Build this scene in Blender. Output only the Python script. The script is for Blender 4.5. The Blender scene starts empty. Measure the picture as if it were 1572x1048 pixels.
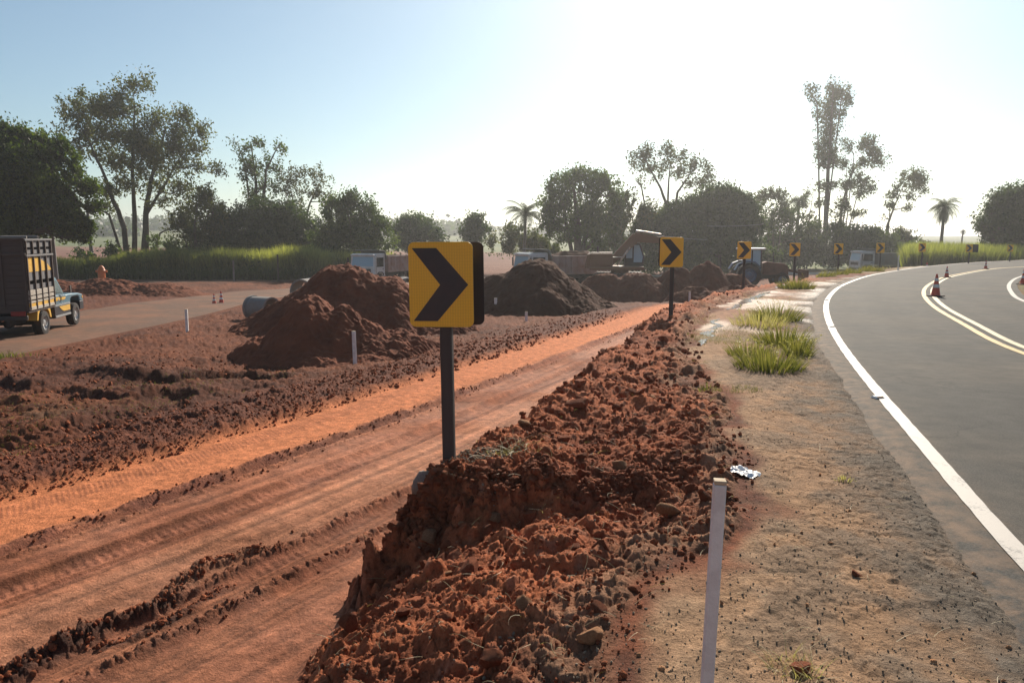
import bpy, bmesh, math, random
import numpy as np
from mathutils import Vector, Matrix
random.seed(7); RNG = np.random.default_rng(11)
scene = bpy.context.scene; COL = scene.collection
R = math.radians
# ------------------------------------------------------------------ camera model (photo pixels -> world)
F = 1180.0; CX = 786.0; CY = 524.0; PITCH = math.atan(162/1180.0); CAMZ = 1.65
def ray(px, py):
    dx = (px-CX)/F; du = (CY-py)/F
    return np.array([dx, math.cos(PITCH)+du*math.sin(PITCH), -math.sin(PITCH)+du*math.cos(PITCH)])
def at(px, py, Y):
    d = ray(px, py); t = Y/d[1]
    return (float(d[0]*t), float(Y), float(CAMZ+d[2]*t))
def ss(a, b, x):
    t = np.clip((x-a)/(b-a), 0, 1); return t*t*(3-2*t)
# ------------------------------------------------------------------ noise
def _h(ix, iy, s):
    n = (ix.astype(np.int64)*374761393 + iy.astype(np.int64)*668265263 + s*1442695041) & 0xffffffff
    n = ((n ^ (n >> 13))*1274126177) & 0xffffffff
    n = ((n ^ (n >> 16))*2246822519) & 0xffffffff
    return ((n ^ (n >> 15)) & 0xffffff)/float(0xffffff)
def vnoise(x, y, s=0):
    x0 = np.floor(x); y0 = np.floor(y); fx = x-x0; fy = y-y0
    fx = fx*fx*fx*(fx*(fx*6-15)+10); fy = fy*fy*fy*(fy*(fy*6-15)+10)
    a = _h(x0, y0, s); b = _h(x0+1, y0, s); c = _h(x0, y0+1, s); d = _h(x0+1, y0+1, s)
    return (a+(b-a)*fx+(c-a)*fy+(a-b-c+d)*fx*fy)*2-1
def fbm(x, y, o=4, s=0, g=0.5):
    r = 0; a = 1; t = 0; c, sn = 0.8, 0.6
    for k in range(o):
        r = r+a*vnoise(x, y, s+k*17); t += a; a *= g
        x, y = (x*c-y*sn)*2.03+5.1, (x*sn+y*c)*2.03-3.7
    return r/t
def worley(x, y, s=0):
    x0 = np.floor(x); y0 = np.floor(y); d1 = np.full(x.shape, 9.0); idc = np.zeros(x.shape)
    for i in (-1, 0, 1):
        for j in (-1, 0, 1):
            cx = x0+i; cy = y0+j
            px = cx+_h(cx, cy, s); py = cy+_h(cx, cy, s+5)
            d = (px-x)**2+(py-y)**2
            m = d < d1
            d1 = np.where(m, d, d1); idc = np.where(m, _h(cx, cy, s+9), idc)
    return np.sqrt(d1), idc
def clods(x, y, s=0):      # rounded lumps 0..1, each of its own height
    xx = x+0.35*vnoise(x*1.7, y*1.7, s+3); yy = y+0.35*vnoise(x*1.7, y*1.7, s+4)
    d, i = worley(xx, yy, s)
    return np.clip(1-(d/0.75)**2, 0, 1)*(0.35+0.65*i)
def chunk(x, y, s=0):      # angular broken blocks: every cell a tilted plate
    xx = x+0.22*vnoise(x*2.3, y*2.3, s+3); yy = y+0.22*vnoise(x*2.3, y*2.3, s+4)
    x0 = np.floor(xx); y0 = np.floor(yy); d1 = np.full(x.shape, 9.0); d2 = np.full(x.shape, 9.0); hh = np.zeros(x.shape)
    for i in (-1, 0, 1):
        for j in (-1, 0, 1):
            cx = x0+i; cy = y0+j; ax = cx+_h(cx, cy, s)-xx; ay = cy+_h(cx, cy, s+5)-yy; d = ax*ax+ay*ay
            hv = .25+.75*_h(cx, cy, s+9)-(ax*(_h(cx, cy, s+11)-.5)+ay*(_h(cx, cy, s+12)-.5))*1.5
            m = d < d1; d2 = np.where(m, d1, np.minimum(d2, d)); hh = np.where(m, hv, hh); d1 = np.where(m, d, d1)
    e = np.clip((np.sqrt(d2)-np.sqrt(d1))/.28, 0, 1)
    return hh*e**.6
# ------------------------------------------------------------------ curves
def catmull(pts, n=12):
    P = [np.array(p, float) for p in pts]; P = [2*P[0]-P[1]]+P+[2*P[-1]-P[-2]]; out = []
    for i in range(1, len(P)-2):
        for k in range(n):
            t = k/n; a, b, c, d = P[i-1:i+3]
            out.append(0.5*((2*b)+(-a+c)*t+(2*a-5*b+4*c-d)*t*t+(-a+3*b-3*c+d)*t**3))
    out.append(P[-2]); return np.array(out)
class Curve:
    def __init__(s, pts, n=6, raw=False):
        s.p = np.array(pts, float) if raw else catmull(pts, n)
        s.seg = s.p[1:]-s.p[:-1]; s.len = np.hypot(s.seg[:, 0], s.seg[:, 1]); s.cum = np.concatenate([[0], np.cumsum(s.len)])
    def sd(s, x, y, maxd=1e9):
        """signed distance (positive on the right of travel) and arclength"""
        best = np.full(x.shape, 1e9); sg = np.ones(x.shape); al = np.zeros(x.shape)
        for k in range(len(s.seg)):
            ax, ay = s.p[k]; ux, uy = s.seg[k]/s.len[k]; L = s.len[k]
            vx = x-ax; vy = y-ay; t = vx*ux+vy*uy
            tc = t
            if k > 0: tc = np.maximum(tc, 0)
            if k < len(s.seg)-1: tc = np.minimum(tc, L)
            dx = vx-tc*ux; dy = vy-tc*uy; d = dx*dx+dy*dy; m = d < best
            best = np.where(m, d, best); sg = np.where(m, np.sign(vx*uy-vy*ux), sg); al = np.where(m, s.cum[k]+tc, al)
        return np.sqrt(best)*sg, al
    def offset(s, d):      # to the right
        T = np.gradient(s.p, axis=0); T /= np.linalg.norm(T, axis=1)[:, None]
        return s.p+np.stack([T[:, 1], -T[:, 0]], 1)*d
    def smooth(s, step, it):
        p = s.resample(step)
        for _ in range(it): p[1:-1] = p[1:-1]*.5+(p[:-2]+p[2:])*.25
        return Curve(p, raw=True)
    def resample(s, step):
        L = s.cum[-1]; n = max(2, int(L/step)); q = np.linspace(0, L, n)
        return np.stack([np.interp(q, s.cum, s.p[:, 0]), np.interp(q, s.cum, s.p[:, 1])], 1)
# ------------------------------------------------------------------ smooth base surfaces
def zr(x, y): return -0.3*ss(18, 45, y)-0.25*ss(45, 70, y)
def zl(x, y): return np.interp(y, [-5, 10, 24, 45, 60, 75, 100, 140], [-.9, -1.0, -1.42, -2.0, -2.4, -2.65, -2.9, -3.0])
def gp(px, py, zf):
    d = ray(px, py); z = -0.5
    for _ in range(30):
        t = (z-CAMZ)/d[2]; z = float(zf(d[0]*t, np.array(d[1]*t)))
    t = (z-CAMZ)/d[2]; return (float(d[0]*t), float(d[1]*t))
W_px = [(1555, 850), (1450, 715), (1380, 640), (1325, 575), (1285, 520), (1268, 480), (1273, 455), (1300, 435), (1350, 420), (1430, 408.5), (1500, 402.5), (1572, 399)]
Wp = [gp(a, b, zr) for a, b in W_px]
Wp = [(1.0, -6.0), (1.75, 0.0)]+Wp
e = np.array(Wp[-1])-np.array(Wp[-3]); e /= np.linalg.norm(e); Wp += [tuple(np.array(Wp[-1])+e*15+np.array([0, -1.0])), tuple(np.array(Wp[-1])+e*40+np.array([0, -6.0]))]
Wfine = Curve(Wp, 14).smooth(.3, 45)
W = Curve(Wfine.resample(1.2), raw=True)
C_px = [(1572, 540), (1500, 503), (1440, 470), (1424, 448), (1436, 434), (1460, 424), (1513, 414), (1572, 409.5)]
Cp = [gp(a, b, zr) for a, b in C_px]
Cp = [(5.3, -6), (5.75, 0), (6.4, 5.2)]+Cp
e = np.array(Cp[-1])-np.array(Cp[-2]); e /= np.linalg.norm(e); Cp += [tuple(np.array(Cp[-1])+e*20+np.array([0, -1.5])), tuple(np.array(Cp[-1])+e*45+np.array([0, -8]))]
Cc = Curve(Cp, 14).smooth(.3, 30)
D_px = [(1572, 463), (1552, 448), (1549, 437), (1558, 428), (1572, 423)]
Dp = [gp(a, b, zr) for a, b in D_px]
Dp = [(8.7, -6), (9.1, 0), (10.3, 8), (11.6, 15)]+Dp
e = np.array(Dp[-1])-np.array(Dp[-2]); e /= np.linalg.norm(e); Dp += [tuple(np.array(Dp[-1])+e*12), tuple(np.array(Dp[-1])+e*40+np.array([0, -6]))]
Dc = Curve(Dp, 12).smooth(.4, 12)
S = Curve([(-1.1, -6), (-1.22, 2), (-1.16, 4), (-.94, 4.9), (-.74, 5.5), (-.36, 6.5), (.02, 7.3), (1.55, 12.2), (3.0, 16.6), (4.5, 19.8), (7.5, 25.2), (10, 29.2), (13, 34.3), (17, 40.2), (21.5, 46), (27, 51.5), (34, 57), (42, 62.5), (60, 71), (90, 80)], 3)
Lc = Curve([(-10, -2), (-6.6, 4), (-4.75, 7), (-3.1, 10), (-1.8, 12.7), (-.35, 15.8), (3.4, 24.6), (5.5, 29), (8, 34), (11, 40)], 3)
Bc = Curve([(.2, -6), (.3, 1), (.38, 2.75), (.55, 3.3), (1.2, 4.2), (1.62, 5.2), (2.0, 7), (2.9, 12.3), (4.4, 17), (6.3, 21), (9.5, 26.6), (16, 36)], 3)
SR = Curve([(-14.2, -8), (-14.8, 5), (-15.7, 20), (-16.3, 32), (-17.5, 46), (-15.0, 60), (-8, 69)], 5)       # dirt road on the left
XR = Curve([(-70, 66), (-50, 71), (-33, 74), (-10, 77.5), (10, 83), (30, 91), (60, 104), (110, 122)], 4)  # road crossing behind
HILL_AZ = np.radians([-60, -36, -20, -5, 5, 18, 28, 36, 60]); HILL_EL = np.array([22, 20, 15, 17, 13, 2, -0.5, -1.0, -1])/1180.
ridges = []   # (curve, half width, height, clodiness)
def zt(x, y): return -0.85-0.15*ss(12, 25, y)-0.8*ss(28, 42, y)
def rl(pts, zf=zt): return Curve([gp(a, b, zf) for a, b in pts], 4)
RID = [(rl([(-40, 1062), (60, 1012), (150, 965), (240, 925), (290, 890), (340, 862), (435, 842)]), .13, .085),
       (rl([(130, 985), (200, 975), (260, 950), (315, 915), (345, 895)]), .09, .05),
       ]
RID = [r_ for r_ in RID]
DENT = [rl(p, lambda x, y: zl(x, y)) for p in ([(90, 604), (140, 615), (200, 622)], [(225, 620), (260, 614), (300, 622)], [(290, 592), (360, 585), (440, 592)], [(0, 590), (40, 600)], [(200, 590), (240, 588), (270, 592)], [(110, 575), (150, 580), (180, 588)], [(0, 618), (30, 625)])]

def terrain(x, y, full=True):
    """height (and, if full, albedo + wetness) of the ground sheet"""
    r = np.hypot(x, y); az = np.arctan2(x, y)
    near = r < 135
    ds, sal = S.sd(x, y); dl, lal = Lc.sd(x, y); dl = -dl; db, _ = Bc.sd(x, y); dw, wal = W.sd(x, y)
    dd, _ = Dc.sd(x, y)
    e1 = fbm(x*1.3, y*1.3, 3, 5)*0.16+fbm(x*5, y*5, 2, 8)*0.05
    dsn = ds+e1*ss(1.5, 5, y+3)*0.9
    dbn = db+fbm(x*1.6, y*1.6, 3, 31)*0.35
    rr = zr(x, y); tt = zt(x, y); ll = zl(x, y)
    n3_ = fbm(x*4, y*4, 4, 143)
    # platform
    wid = np.maximum(ds-db, .6); u = np.clip(ds/wid, -0.2, 1.4)
    pn = np.interp(u, [-.06, .04, .16, .34, .55, .8, 1.0], [0, .14, .42, .64, .76, .90, 1.0])   # close rubble: dug away, rises to the verge
    fc = .08*(chunk(x*3.0, y*3.0, 51)-.5)+.04*(chunk(x*9, y*9, 52)-.5)+.10*n3_
    pf = np.interp(dsn+fc, [-.14, -.02, .14, .32], [0, .35, .85, 1.0])
    stp = np.interp(y+fc*1.1+0.16*fbm(x*2.2, y*2.2, 3, 12)-0.5*ss(.3, 1.6, x), [4.72, 4.92, 5.07, 5.22], [0, .32, .82, 1.0])
    lift = (pn*(1-stp)+pf*stp)
    far = ss(38, 50, y+x*0.0)                     # beyond the curve the bank is long and soft
    lift = lift*(1-far)+ss(-6, .5, ds)*far
    # left field
    out = ss(0.0, 0.35, dl)
    floor_ = tt*(1-ss(.3, 4, dl))+ll*ss(.3, 4, dl)
    floor_ = np.where(y > 42, ll, floor_)
    floor_ = floor_*(1-ss(34, 46, y))+ll*ss(34, 46, y)
    z = floor_+(rr-floor_)*lift
    # inside of the bend on the right
    z = z+0.12*ss(.3, 1.5, dd)+0.5*ss(4, 14, dd)
    rub = ss(0, .15, -dbn)*ss(-.05, .1, ds)*(1-ss(30, 36, y))
    trench = (1-out)*(ds < .05)*(1-ss(30, 38, y))
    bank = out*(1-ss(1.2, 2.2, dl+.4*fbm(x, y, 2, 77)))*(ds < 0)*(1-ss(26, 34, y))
    field = (dl > 1.2)*(ds < 0)*near
    fr = ss(1.2, 2.5, dl)*(1-ss(-8, 0, ds))*1.0
    fr = np.where(ds > 0, 0, ss(1.0, 2.2, dl))
    # relief
    n1 = fbm(x*.35, y*.35, 4, 41); n2 = fbm(x*1.1, y*1.1, 4, 42); n3 = fbm(x*4, y*4, 4, 43); n4 = fbm(x*14, y*14, 3, 44)
    lod = 1-ss(20, 45, r)
    c1 = chunk(x*2.4, y*2.4, 1); c2 = chunk(x*6.2, y*6.2, 2); c3 = chunk(x*14, y*14, 3); c4 = chunk(x*30, y*30, 4)
    z = z+rub*(.10*n2+.055*n3*lod+.07*(c1-.4)*(.5+.5*ss(-.2, .5, n2))+.038*(c2-.3)+.019*c3*lod+.009*c4*lod*ss(9, 6, r)+.012*n4+.03*np.abs(n3))
    z = z+bank*(.10+.05*n2+.05*(c2-.3)*(.6+.4*n1)+.025*c3*lod+.03*n3)
    sidem = ss(0, 1, np.abs(SR.sd(x, y)[0])-3.2)
    z = z+fr*(1-bank)*sidem*near*(.12*n1+.11*n2*ss(-.6, .6, n1+.3)+.07*np.abs(n3)+.05*np.abs(fbm(x*2+y, y*5-x, 3, 64))+.02*c2*(n1 > -.2)+.02*n4*lod+.045*fbm((x*.5+y)*.9, (x-y*.4)*7, 3, 73)*lod)
    crawl = np.sin(lal*2*math.pi/.14+fbm(x, y, 2, 61)*3)
    dc = np.minimum(np.abs(dl-2.6), np.abs(dl-4.3))+.2*n2
    z = z+np.where((ds < 0), ss(.35, .1, dc)*(-.03+.02*crawl)*lod, 0)
    # the machine's tread along the bank
    z = z+np.where(ds < 0, ss(.22, .05, np.abs(dl-1.25+.1*n1))*.035*np.sin(lal*2*math.pi/.22)*lod*(lal > 12), 0)
    for c in DENT:
        q, al = c.sd(x, y)
        q = q+.12*n2
        z = z+np.where(np.abs(q) < 1.2, .10*ss(0, .14, -q)*ss(1.1, .3, np.abs(q))-.05*ss(-.02, .10, q)*ss(.9, .2, q), 0)*ss(-.4, .3, al)*ss(c.cum[-1]+.4, c.cum[-1]-.3, al)*ss(0.6, 1.2, dl)
    t = -dl
    tread = np.sin(2*math.pi*(lal/.055+t*9)); tread2 = np.sin(2*math.pi*(lal/.07-t*8))
    L2 = 1-ss(9, 16, r)
    stk = fbm(lal*.22, t*11, 4, 74); stk2 = fbm(lal*.6+3, t*34, 3, 75)
    z = z+trench*(.007*stk+.004*stk2*L2)*ss(.9, 1.1, t)+trench*(.016*n2+.010*n3+.004*n4+.006*L2*fbm(x*2+y, y*5-x*3, 4, 63))
    z = z+trench*L2*(.0025*tread*(.7+.6*n3)*ss(.06, .1, t)*ss(.42, .38, t)+.004*tread2*ss(.5, .54, t)*ss(.8, .76, t)*.4)
    rut = lambda c, w, wob=.04: ss(w, w*.35, np.abs(t-c+wob*n1))
    z = z+trench*((-.045)*rut(1.18, .10)+.028*rut(1.02, .07)*(.2+c3)*ss(-.6, .2, n3+n2)+.018*rut(1.33, .05)*(.3+c3)
                 -.03*rut(1.95, .14)+.003*rut(1.95, .13)*(1+n3)*np.sin(2*math.pi*lal/.075+t*20)*L2*ss(-.5, .3, n2)+.02*rut(1.78, .05)
                 -.025*rut(2.12, .05)-.03*rut(3.2, .12)+.03*rut(3.05, .07)*(.3+c3)+.003*rut(3.2, .12)*np.sin(2*math.pi*lal/.08+t*20)*L2*ss(-.3, .4, n2)
                 -.03*rut(3.62, .10)+.03*rut(3.48, .06)*(.3+c3))
    rm = np.zeros(x.shape)
    for c, w, h in RID:
        q, al = c.sd(x, y); q = q+.05*n3+.04*n2
        m = ss(w, w*.3, np.abs(q))*ss(-.1, .25, al)*ss(c.cum[-1]+.1, c.cum[-1]-.25, al)*trench
        z = z+m*h*(.25+.5*n3+.3*c2+.35*c3); rm = np.maximum(rm, m)
        z = z-trench*.03*ss(.2, .05, np.abs(q+.24))*ss(-.1, .25, al)*ss(c.cum[-1]+.1, c.cum[-1]-.25, al)
    # verge between rubble and asphalt
    verge = ss(0, .2, dbn)*(dw < .5)*(ds > 0)*near
    grav = ss(-2.0, -.9, dw+.5*n2)*verge
    z = z+verge*(.018*n2+.010*n3+.004*n4*lod+.012*c3*grav*lod*(n2 > -.1))
    under = ss(-.37, -.15, dw)*ss(.35, .1, dd)*near
    z = z-.07*under
    for c, w in ((SR, 3.3), (XR, 3.6)):
        q, al = c.sd(x, y); z = z-.08*ss(w+.2, w-.5, np.abs(q))*(ds < -1)
    # low banks of dug soil by the left road and past the crossing
    # pit where the machines work
    q = ((x-10)/13)**2+((y-47)/8.0)**2; z = z-.35*ss(1, .5, q)*(ds < -1)
    # far country
    el = np.interp(az, HILL_AZ, HILL_EL)+.0012*fbm(az*9, r*0+1, 3, 90)
    hill = CAMZ+np.minimum(r, 900)*np.tan(el)
    k = ss(110, 900, r)
    zf = -3.0+(hill+3.0)*k+.5*fbm(x*.01, y*.01, 3, 91)*ss(120, 300, r)
    k2 = ss(100, 140, r)
    z = z*(1-k2)+zf*k2
    z = z-ss(1000, 3500, r)*22
    if not full: return z
    # ---------------- albedo
    def col(*c): return np.array(c)[None, :]
    def mix(a, b, m): return a+(b-a)*np.clip(m, 0, 1)[:, None]
    N = lambda v: v[:, None]
    soil = mix(col(.16, .052, .027), col(.27, .092, .042), .5+.5*n2+.4*n3)
    A = np.repeat(col(.24, .085, .045), len(x), 0)
    A = soil.copy()
    A = mix(A, col(.115, .044, .028), ss(-.05, .5, n1+.6*n3)*.8)
    A = mix(A, A*.72, fr)
    trk = fbm((x*.5+y)*.9, (x-y*.4)*7, 3, 73)*ss(-.3, .3, fbm(x*.3, y*.3, 2, 72)); A = A*(1+.45*trk*fr)[:, None]
    A = mix(A, col(.20, .13, .065), fr*ss(.15, .6, fbm(x*.6+9, y*.6, 3, 55))*.75*ss(14, 9, y+.6*x+5))
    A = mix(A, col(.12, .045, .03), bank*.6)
    q = ((x+26)/9)**2+((y-46)/9.0)**2; A = mix(A, col(.12, .045, .030), ss(1.2, .4, q)*(.5+.6*n3+.4*n2))  # ground colour darkened for the shadow at the left bank
    # trench floor
    tr = mix(col(.46, .175, .085), col(.32, .115, .058), .5+.9*n2+.3*n3)
    tr = mix(tr, col(.60, .205, .085), ss(1.03, .90, t+.05*n3)*.95)
    tr = mix(tr, col(.33, .11, .055), ss(.06, .1, t)*ss(.42, .38, t)*(.5+.5*tread)*.55*L2)
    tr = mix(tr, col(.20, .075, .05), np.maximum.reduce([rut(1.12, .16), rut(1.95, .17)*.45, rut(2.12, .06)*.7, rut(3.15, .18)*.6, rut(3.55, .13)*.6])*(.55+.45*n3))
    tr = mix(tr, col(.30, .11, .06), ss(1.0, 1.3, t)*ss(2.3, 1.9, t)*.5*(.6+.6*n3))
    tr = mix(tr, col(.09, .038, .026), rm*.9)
    tr = mix(tr, col(.48, .205, .110), ss(2.2, 2.4, t)*ss(3.1, 2.9, t)*.7)
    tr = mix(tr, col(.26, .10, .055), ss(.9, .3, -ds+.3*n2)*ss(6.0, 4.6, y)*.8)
    tr = mix(tr, tr*.74, ss(.05, .45, fbm(x*.9-y*.3, y*.5+x*.5, 4, 68))*ss(1.0, 1.3, t)*.8)
    tr = tr*(1+(.42*stk+.22*stk2)*ss(.85, 1.1, t)+(.10*stk+.08*stk2))[:, None]
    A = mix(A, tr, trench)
    ru = mix(col(.24, .072, .034), col(.46, .145, .062), .5+.7*n3+.5*n2)
    ru = mix(ru, col(.40, .20, .13), ss(.35, .8, n4+.3*n3)*.5)
    ru = mix(ru, col(.15, .052, .030), ss(.2, .6, -n2+.5*n3)*.6)
    ru = mix(ru, col(.30, .20, .125), ss(.55, 0, -dbn)*.7)
    A = mix(A, ru, rub)
    ve = mix(col(.33, .19, .105), col(.44, .27, .16), .5+.8*n2+.4*n3)
    ve = mix(ve, col(.34, .155, .10), ss(.0, .5, n1+.3*n2)*.6*ss(8, 14, y))
    ve = mix(ve, col(.27, .18, .115), ss(.1, .5, -n1+.6*n3)*.5)
    ve = mix(ve, col(.22, .15, .10), grav*ss(-.35, .35, n3+.6*n2)*.8)
    ve = mix(ve, col(.15, .125, .10), ss(-1.0, -.2, dw+.25*n3+.2*n4)*.9)
    ve = mix(ve, col(.19, .17, .07), ss(.25, .6, fbm(x*.9, y*.9, 3, 66)-.25*np.abs(dw+2.2))*.5*ss(7, 10, y))
    A = mix(A, ve, verge)
    ins = ss(.1, .4, dd)*near
    A = mix(A, mix(col(.20, .11, .06), col(.13, .14, .05), .5+.6*n1), ins)
    past = (y > 40)*ss(-1.5, 1.0, ds)*(dw < 0)
    A = mix(A, mix(col(.34, .22, .14), col(.20, .17, .07), .5+n2), past*.8)
    # far land: red ploughed field then green pasture
    gl = mix(col(.10, .13, .045), col(.16, .17, .07), .5+.8*fbm(x*.02, y*.02, 3, 71))
    gl = mix(gl, col(.035, .05, .02), ss(.15, .35, fbm(x*.012, y*.03, 3, 72))*ss(260, 420, r)*.9)
    red = mix(col(.24, .10, .065), col(.30, .14, .09), .5+.5*np.sin(y*.9+x*.25))
    fm = ss(84, 96, y)
    bnd = np.interp(az, np.radians([-40, -20, 0, 10]), [330, 250, 200, 110])
    red = red*.72; landc = mix(gl, red, ss(bnd+12, bnd-12, r))
    A = mix(A, landc, fm*(ds < -2))
    A = mix(A, gl, ss(70, 85, y)*(ds >= -2)*(dw < 0))
    A = A*(1+.16*N(n4)*N(lod))
    wet = np.zeros(x.shape)
    wet = np.maximum(wet, trench*.14*ss(.4, -.2, n2)*ss(1.0, 1.3, t))
    wet = np.maximum(wet, verge*.45*ss(10, 15, y)*ss(.0, .4, fbm(x*.8, y*.5, 3, 88)+.15))
    return z, np.clip(A, .01, .9), wet
def H(x, y):
    return float(terrain(np.array([float(x)]), np.array([float(y)]), False)[0])
# ------------------------------------------------------------------ object helpers
def tag(o, label=None, cat=None, group=None, kind=None):
    if label: o['label'] = label
    if cat: o['category'] = cat
    if group: o['group'] = group
    if kind: o['kind'] = kind
    return o
def empty(name, loc, rz=0, label=None, cat=None, group=None, tilt=(0, 0)):
    o = bpy.data.objects.new(name, None); COL.objects.link(o); o.empty_display_size = .2
    o.location = loc; o.rotation_euler = (tilt[0], tilt[1], rz); return tag(o, label, cat, group)
def link_mesh(name, me, mat, parent=None, smooth=False):
    o = bpy.data.objects.new(name, me); COL.objects.link(o)
    if mat is not None: me.materials.append(mat)
    if parent is not None: o.parent = parent
    if smooth: me.polygons.foreach_set('use_smooth', [True]*len(me.polygons))
    return o
def np_mesh(name, V, Fq, k=4):
    me = bpy.data.meshes.new(name); V = np.asarray(V, np.float32); Fq = np.asarray(Fq, np.int32)
    me.vertices.add(len(V)); me.vertices.foreach_set('co', V.ravel())
    n = len(Fq); me.loops.add(n*k); me.polygons.add(n)
    me.loops.foreach_set('vertex_index', Fq.ravel())
    me.polygons.foreach_set('loop_start', np.arange(0, n*k, k, dtype=np.int32))
    me.polygons.foreach_set('loop_total', np.full(n, k, np.int32))
    me.update(); return me
class MB:
    def __init__(s): s.v = []; s.f = []
    def add(s, V, Fs, M=None):
        b = len(s.v)
        for p in V:
            p = Vector(p)
            if M is not None: p = M @ p
            s.v.append(tuple(p))
        s.f += [tuple(b+i for i in f) for f in Fs]; return s
    def box(s, c, d, M=None, taper=1.0):
        x, y, z = c; a, b, h = d[0]/2, d[1]/2, d[2]/2; t = taper
        V = [(x-a, y-b, z-h), (x+a, y-b, z-h), (x+a, y+b, z-h), (x-a, y+b, z-h), (x-a*t, y-b*t, z+h), (x+a*t, y-b*t, z+h), (x+a*t, y+b*t, z+h), (x-a*t, y+b*t, z+h)]
        return s.add(V, [(3, 2, 1, 0), (4, 5, 6, 7), (0, 1, 5, 4), (1, 2, 6, 5), (2, 3, 7, 6), (3, 0, 4, 7)], M)
    def prism(s, poly, a, b, axis='x', M=None):
        """poly in the two other axes, swept from a to b along axis"""
        n = len(poly); mk = {'x': lambda t, p: (t, p[0], p[1]), 'y': lambda t, p: (p[0], t, p[1]), 'z': lambda t, p: (p[0], p[1], t)}[axis]
        V = [mk(a, p) for p in poly]+[mk(b, p) for p in poly]
        Fs = [tuple(range(n))[::-1], tuple(range(n, 2*n))]+[(i, (i+1) % n, n+(i+1) % n, n+i) for i in range(n)]
        return s.add(V, Fs, M)
    def tube(s, p0, p1, r0, r1=None, n=10, cap=True):
        r1 = r0 if r1 is None else r1; p0 = Vector(p0); p1 = Vector(p1); d = (p1-p0).normalized()
        u = d.orthogonal().normalized(); w = d.cross(u)
        V = []
        for p, r in ((p0, r0), (p1, r1)):
            for k in range(n):
                a = 2*math.pi*k/n; V.append(p+u*r*math.cos(a)+w*r*math.sin(a))
        Fs = [(i, (i+1) % n, n+(i+1) % n, n+i) for i in range(n)]
        if cap: Fs += [tuple(range(n))[::-1], tuple(range(n, 2*n))]
        return s.add(V, Fs)
    def lathe(s, prof, n=20, axis='z', M=None):
        """prof: (radius, height) list; closed surface of revolution"""
        V = []; m = len(prof)
        for k in range(n):
            a = 2*math.pi*k/n
            for r, h in prof:
                q = (r*math.cos(a), r*math.sin(a), h)
                V.append(q if axis == 'z' else (h, q[0], q[1]))
        Fs = []
        for k in range(n):
            for j in range(m-1):
                a, b = k*m+j, ((k+1) % n)*m+j; Fs.append((a, b, b+1, a+1))
        return s.add(V, Fs, M)
    def build(s, name, mat, parent=None, bevel=0, smooth=False, seg=2):
        me = bpy.data.meshes.new(name); me.from_pydata(s.v, [], s.f)
        bm = bmesh.new(); bm.from_mesh(me); bmesh.ops.recalc_face_normals(bm, faces=bm.faces); bm.to_mesh(me); bm.free()
        o = link_mesh(name, me, mat, parent, smooth or bevel > 0)
        if bevel:
            b = o.modifiers.new('bevel', 'BEVEL'); b.width = bevel; b.segments = seg; b.limit_method = 'ANGLE'; b.angle_limit = R(35); b.harden_normals = True
        elif smooth:
            me.polygons.foreach_set('use_smooth', [True]*len(me.polygons))
            try: me.set_sharp_from_angle(angle=R(40))
            except Exception: pass
        return o
def copy_tree(o, parent=None):
    c = o.copy(); COL.objects.link(c)
    if parent is not None: c.parent = parent
    for ch in list(o.children): copy_tree(ch, c)
    return c
# ------------------------------------------------------------------ materials
def new_mat(name):
    m = bpy.data.materials.new(name); m.use_nodes = True; nt = m.node_tree; nt.nodes.clear()
    o = nt.nodes.new('ShaderNodeOutputMaterial'); return m, nt, o
def N(nt, t, **k):
    n = nt.nodes.new(t)
    for a, b in k.items():
        if a in n.inputs: n.inputs[a].default_value = b
        else: setattr(n, a, b)
    return n
def noise_node(nt, scale, detail=4, rough=.6, vec=None):
    n = N(nt, 'ShaderNodeTexNoise'); n.inputs['Scale'].default_value = scale; n.inputs['Detail'].default_value = detail; n.inputs['Roughness'].default_value = rough
    if vec is not None: nt.links.new(vec, n.inputs['Vector'])
    return n
def paint(name, c, rough=.5, metal=0, dirt=.35, dirtcol=(.17, .075, .045), scale=3, spec=.5, bump=.15):
    """painted / worn surface with dust in noisy patches"""
    m, nt, o = new_mat(name); b = N(nt, 'ShaderNodeBsdfPrincipled'); nt.links.new(b.outputs[0], o.inputs[0])
    tc = N(nt, 'ShaderNodeTexCoord'); n = noise_node(nt, scale, 6, .65, tc.outputs['Object'])
    r = N(nt, 'ShaderNodeValToRGB'); r.color_ramp.elements[0].position = .42; r.color_ramp.elements[1].position = .72
    r.color_ramp.elements[1].color = (dirt, dirt, dirt, 1)
    nt.links.new(n.outputs[0], r.inputs[0])
    mx = N(nt, 'ShaderNodeMix', data_type='RGBA'); mx.inputs[6].default_value = (*c, 1); mx.inputs[7].default_value = (*dirtcol, 1)
    nt.links.new(r.outputs[0], mx.inputs[0]); nt.links.new(mx.outputs[2], b.inputs['Base Color'])
    ma = N(nt, 'ShaderNodeMath', operation='MULTIPLY_ADD'); ma.inputs[1].default_value = .4; ma.inputs[2].default_value = rough
    nt.links.new(r.outputs[0], ma.inputs[0]); nt.links.new(ma.outputs[0], b.inputs['Roughness'])
    b.inputs['Metallic'].default_value = metal; b.inputs['Specular IOR Level'].default_value = spec
    if bump:
        n2 = noise_node(nt, scale*12, 3, .6, tc.outputs['Object']); bp = N(nt, 'ShaderNodeBump'); bp.inputs['Strength'].default_value = bump; bp.inputs['Distance'].default_value = .01
        nt.links.new(n2.outputs[0], bp.inputs['Height']); nt.links.new(bp.outputs[0], b.inputs['Normal'])
    return m
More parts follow.
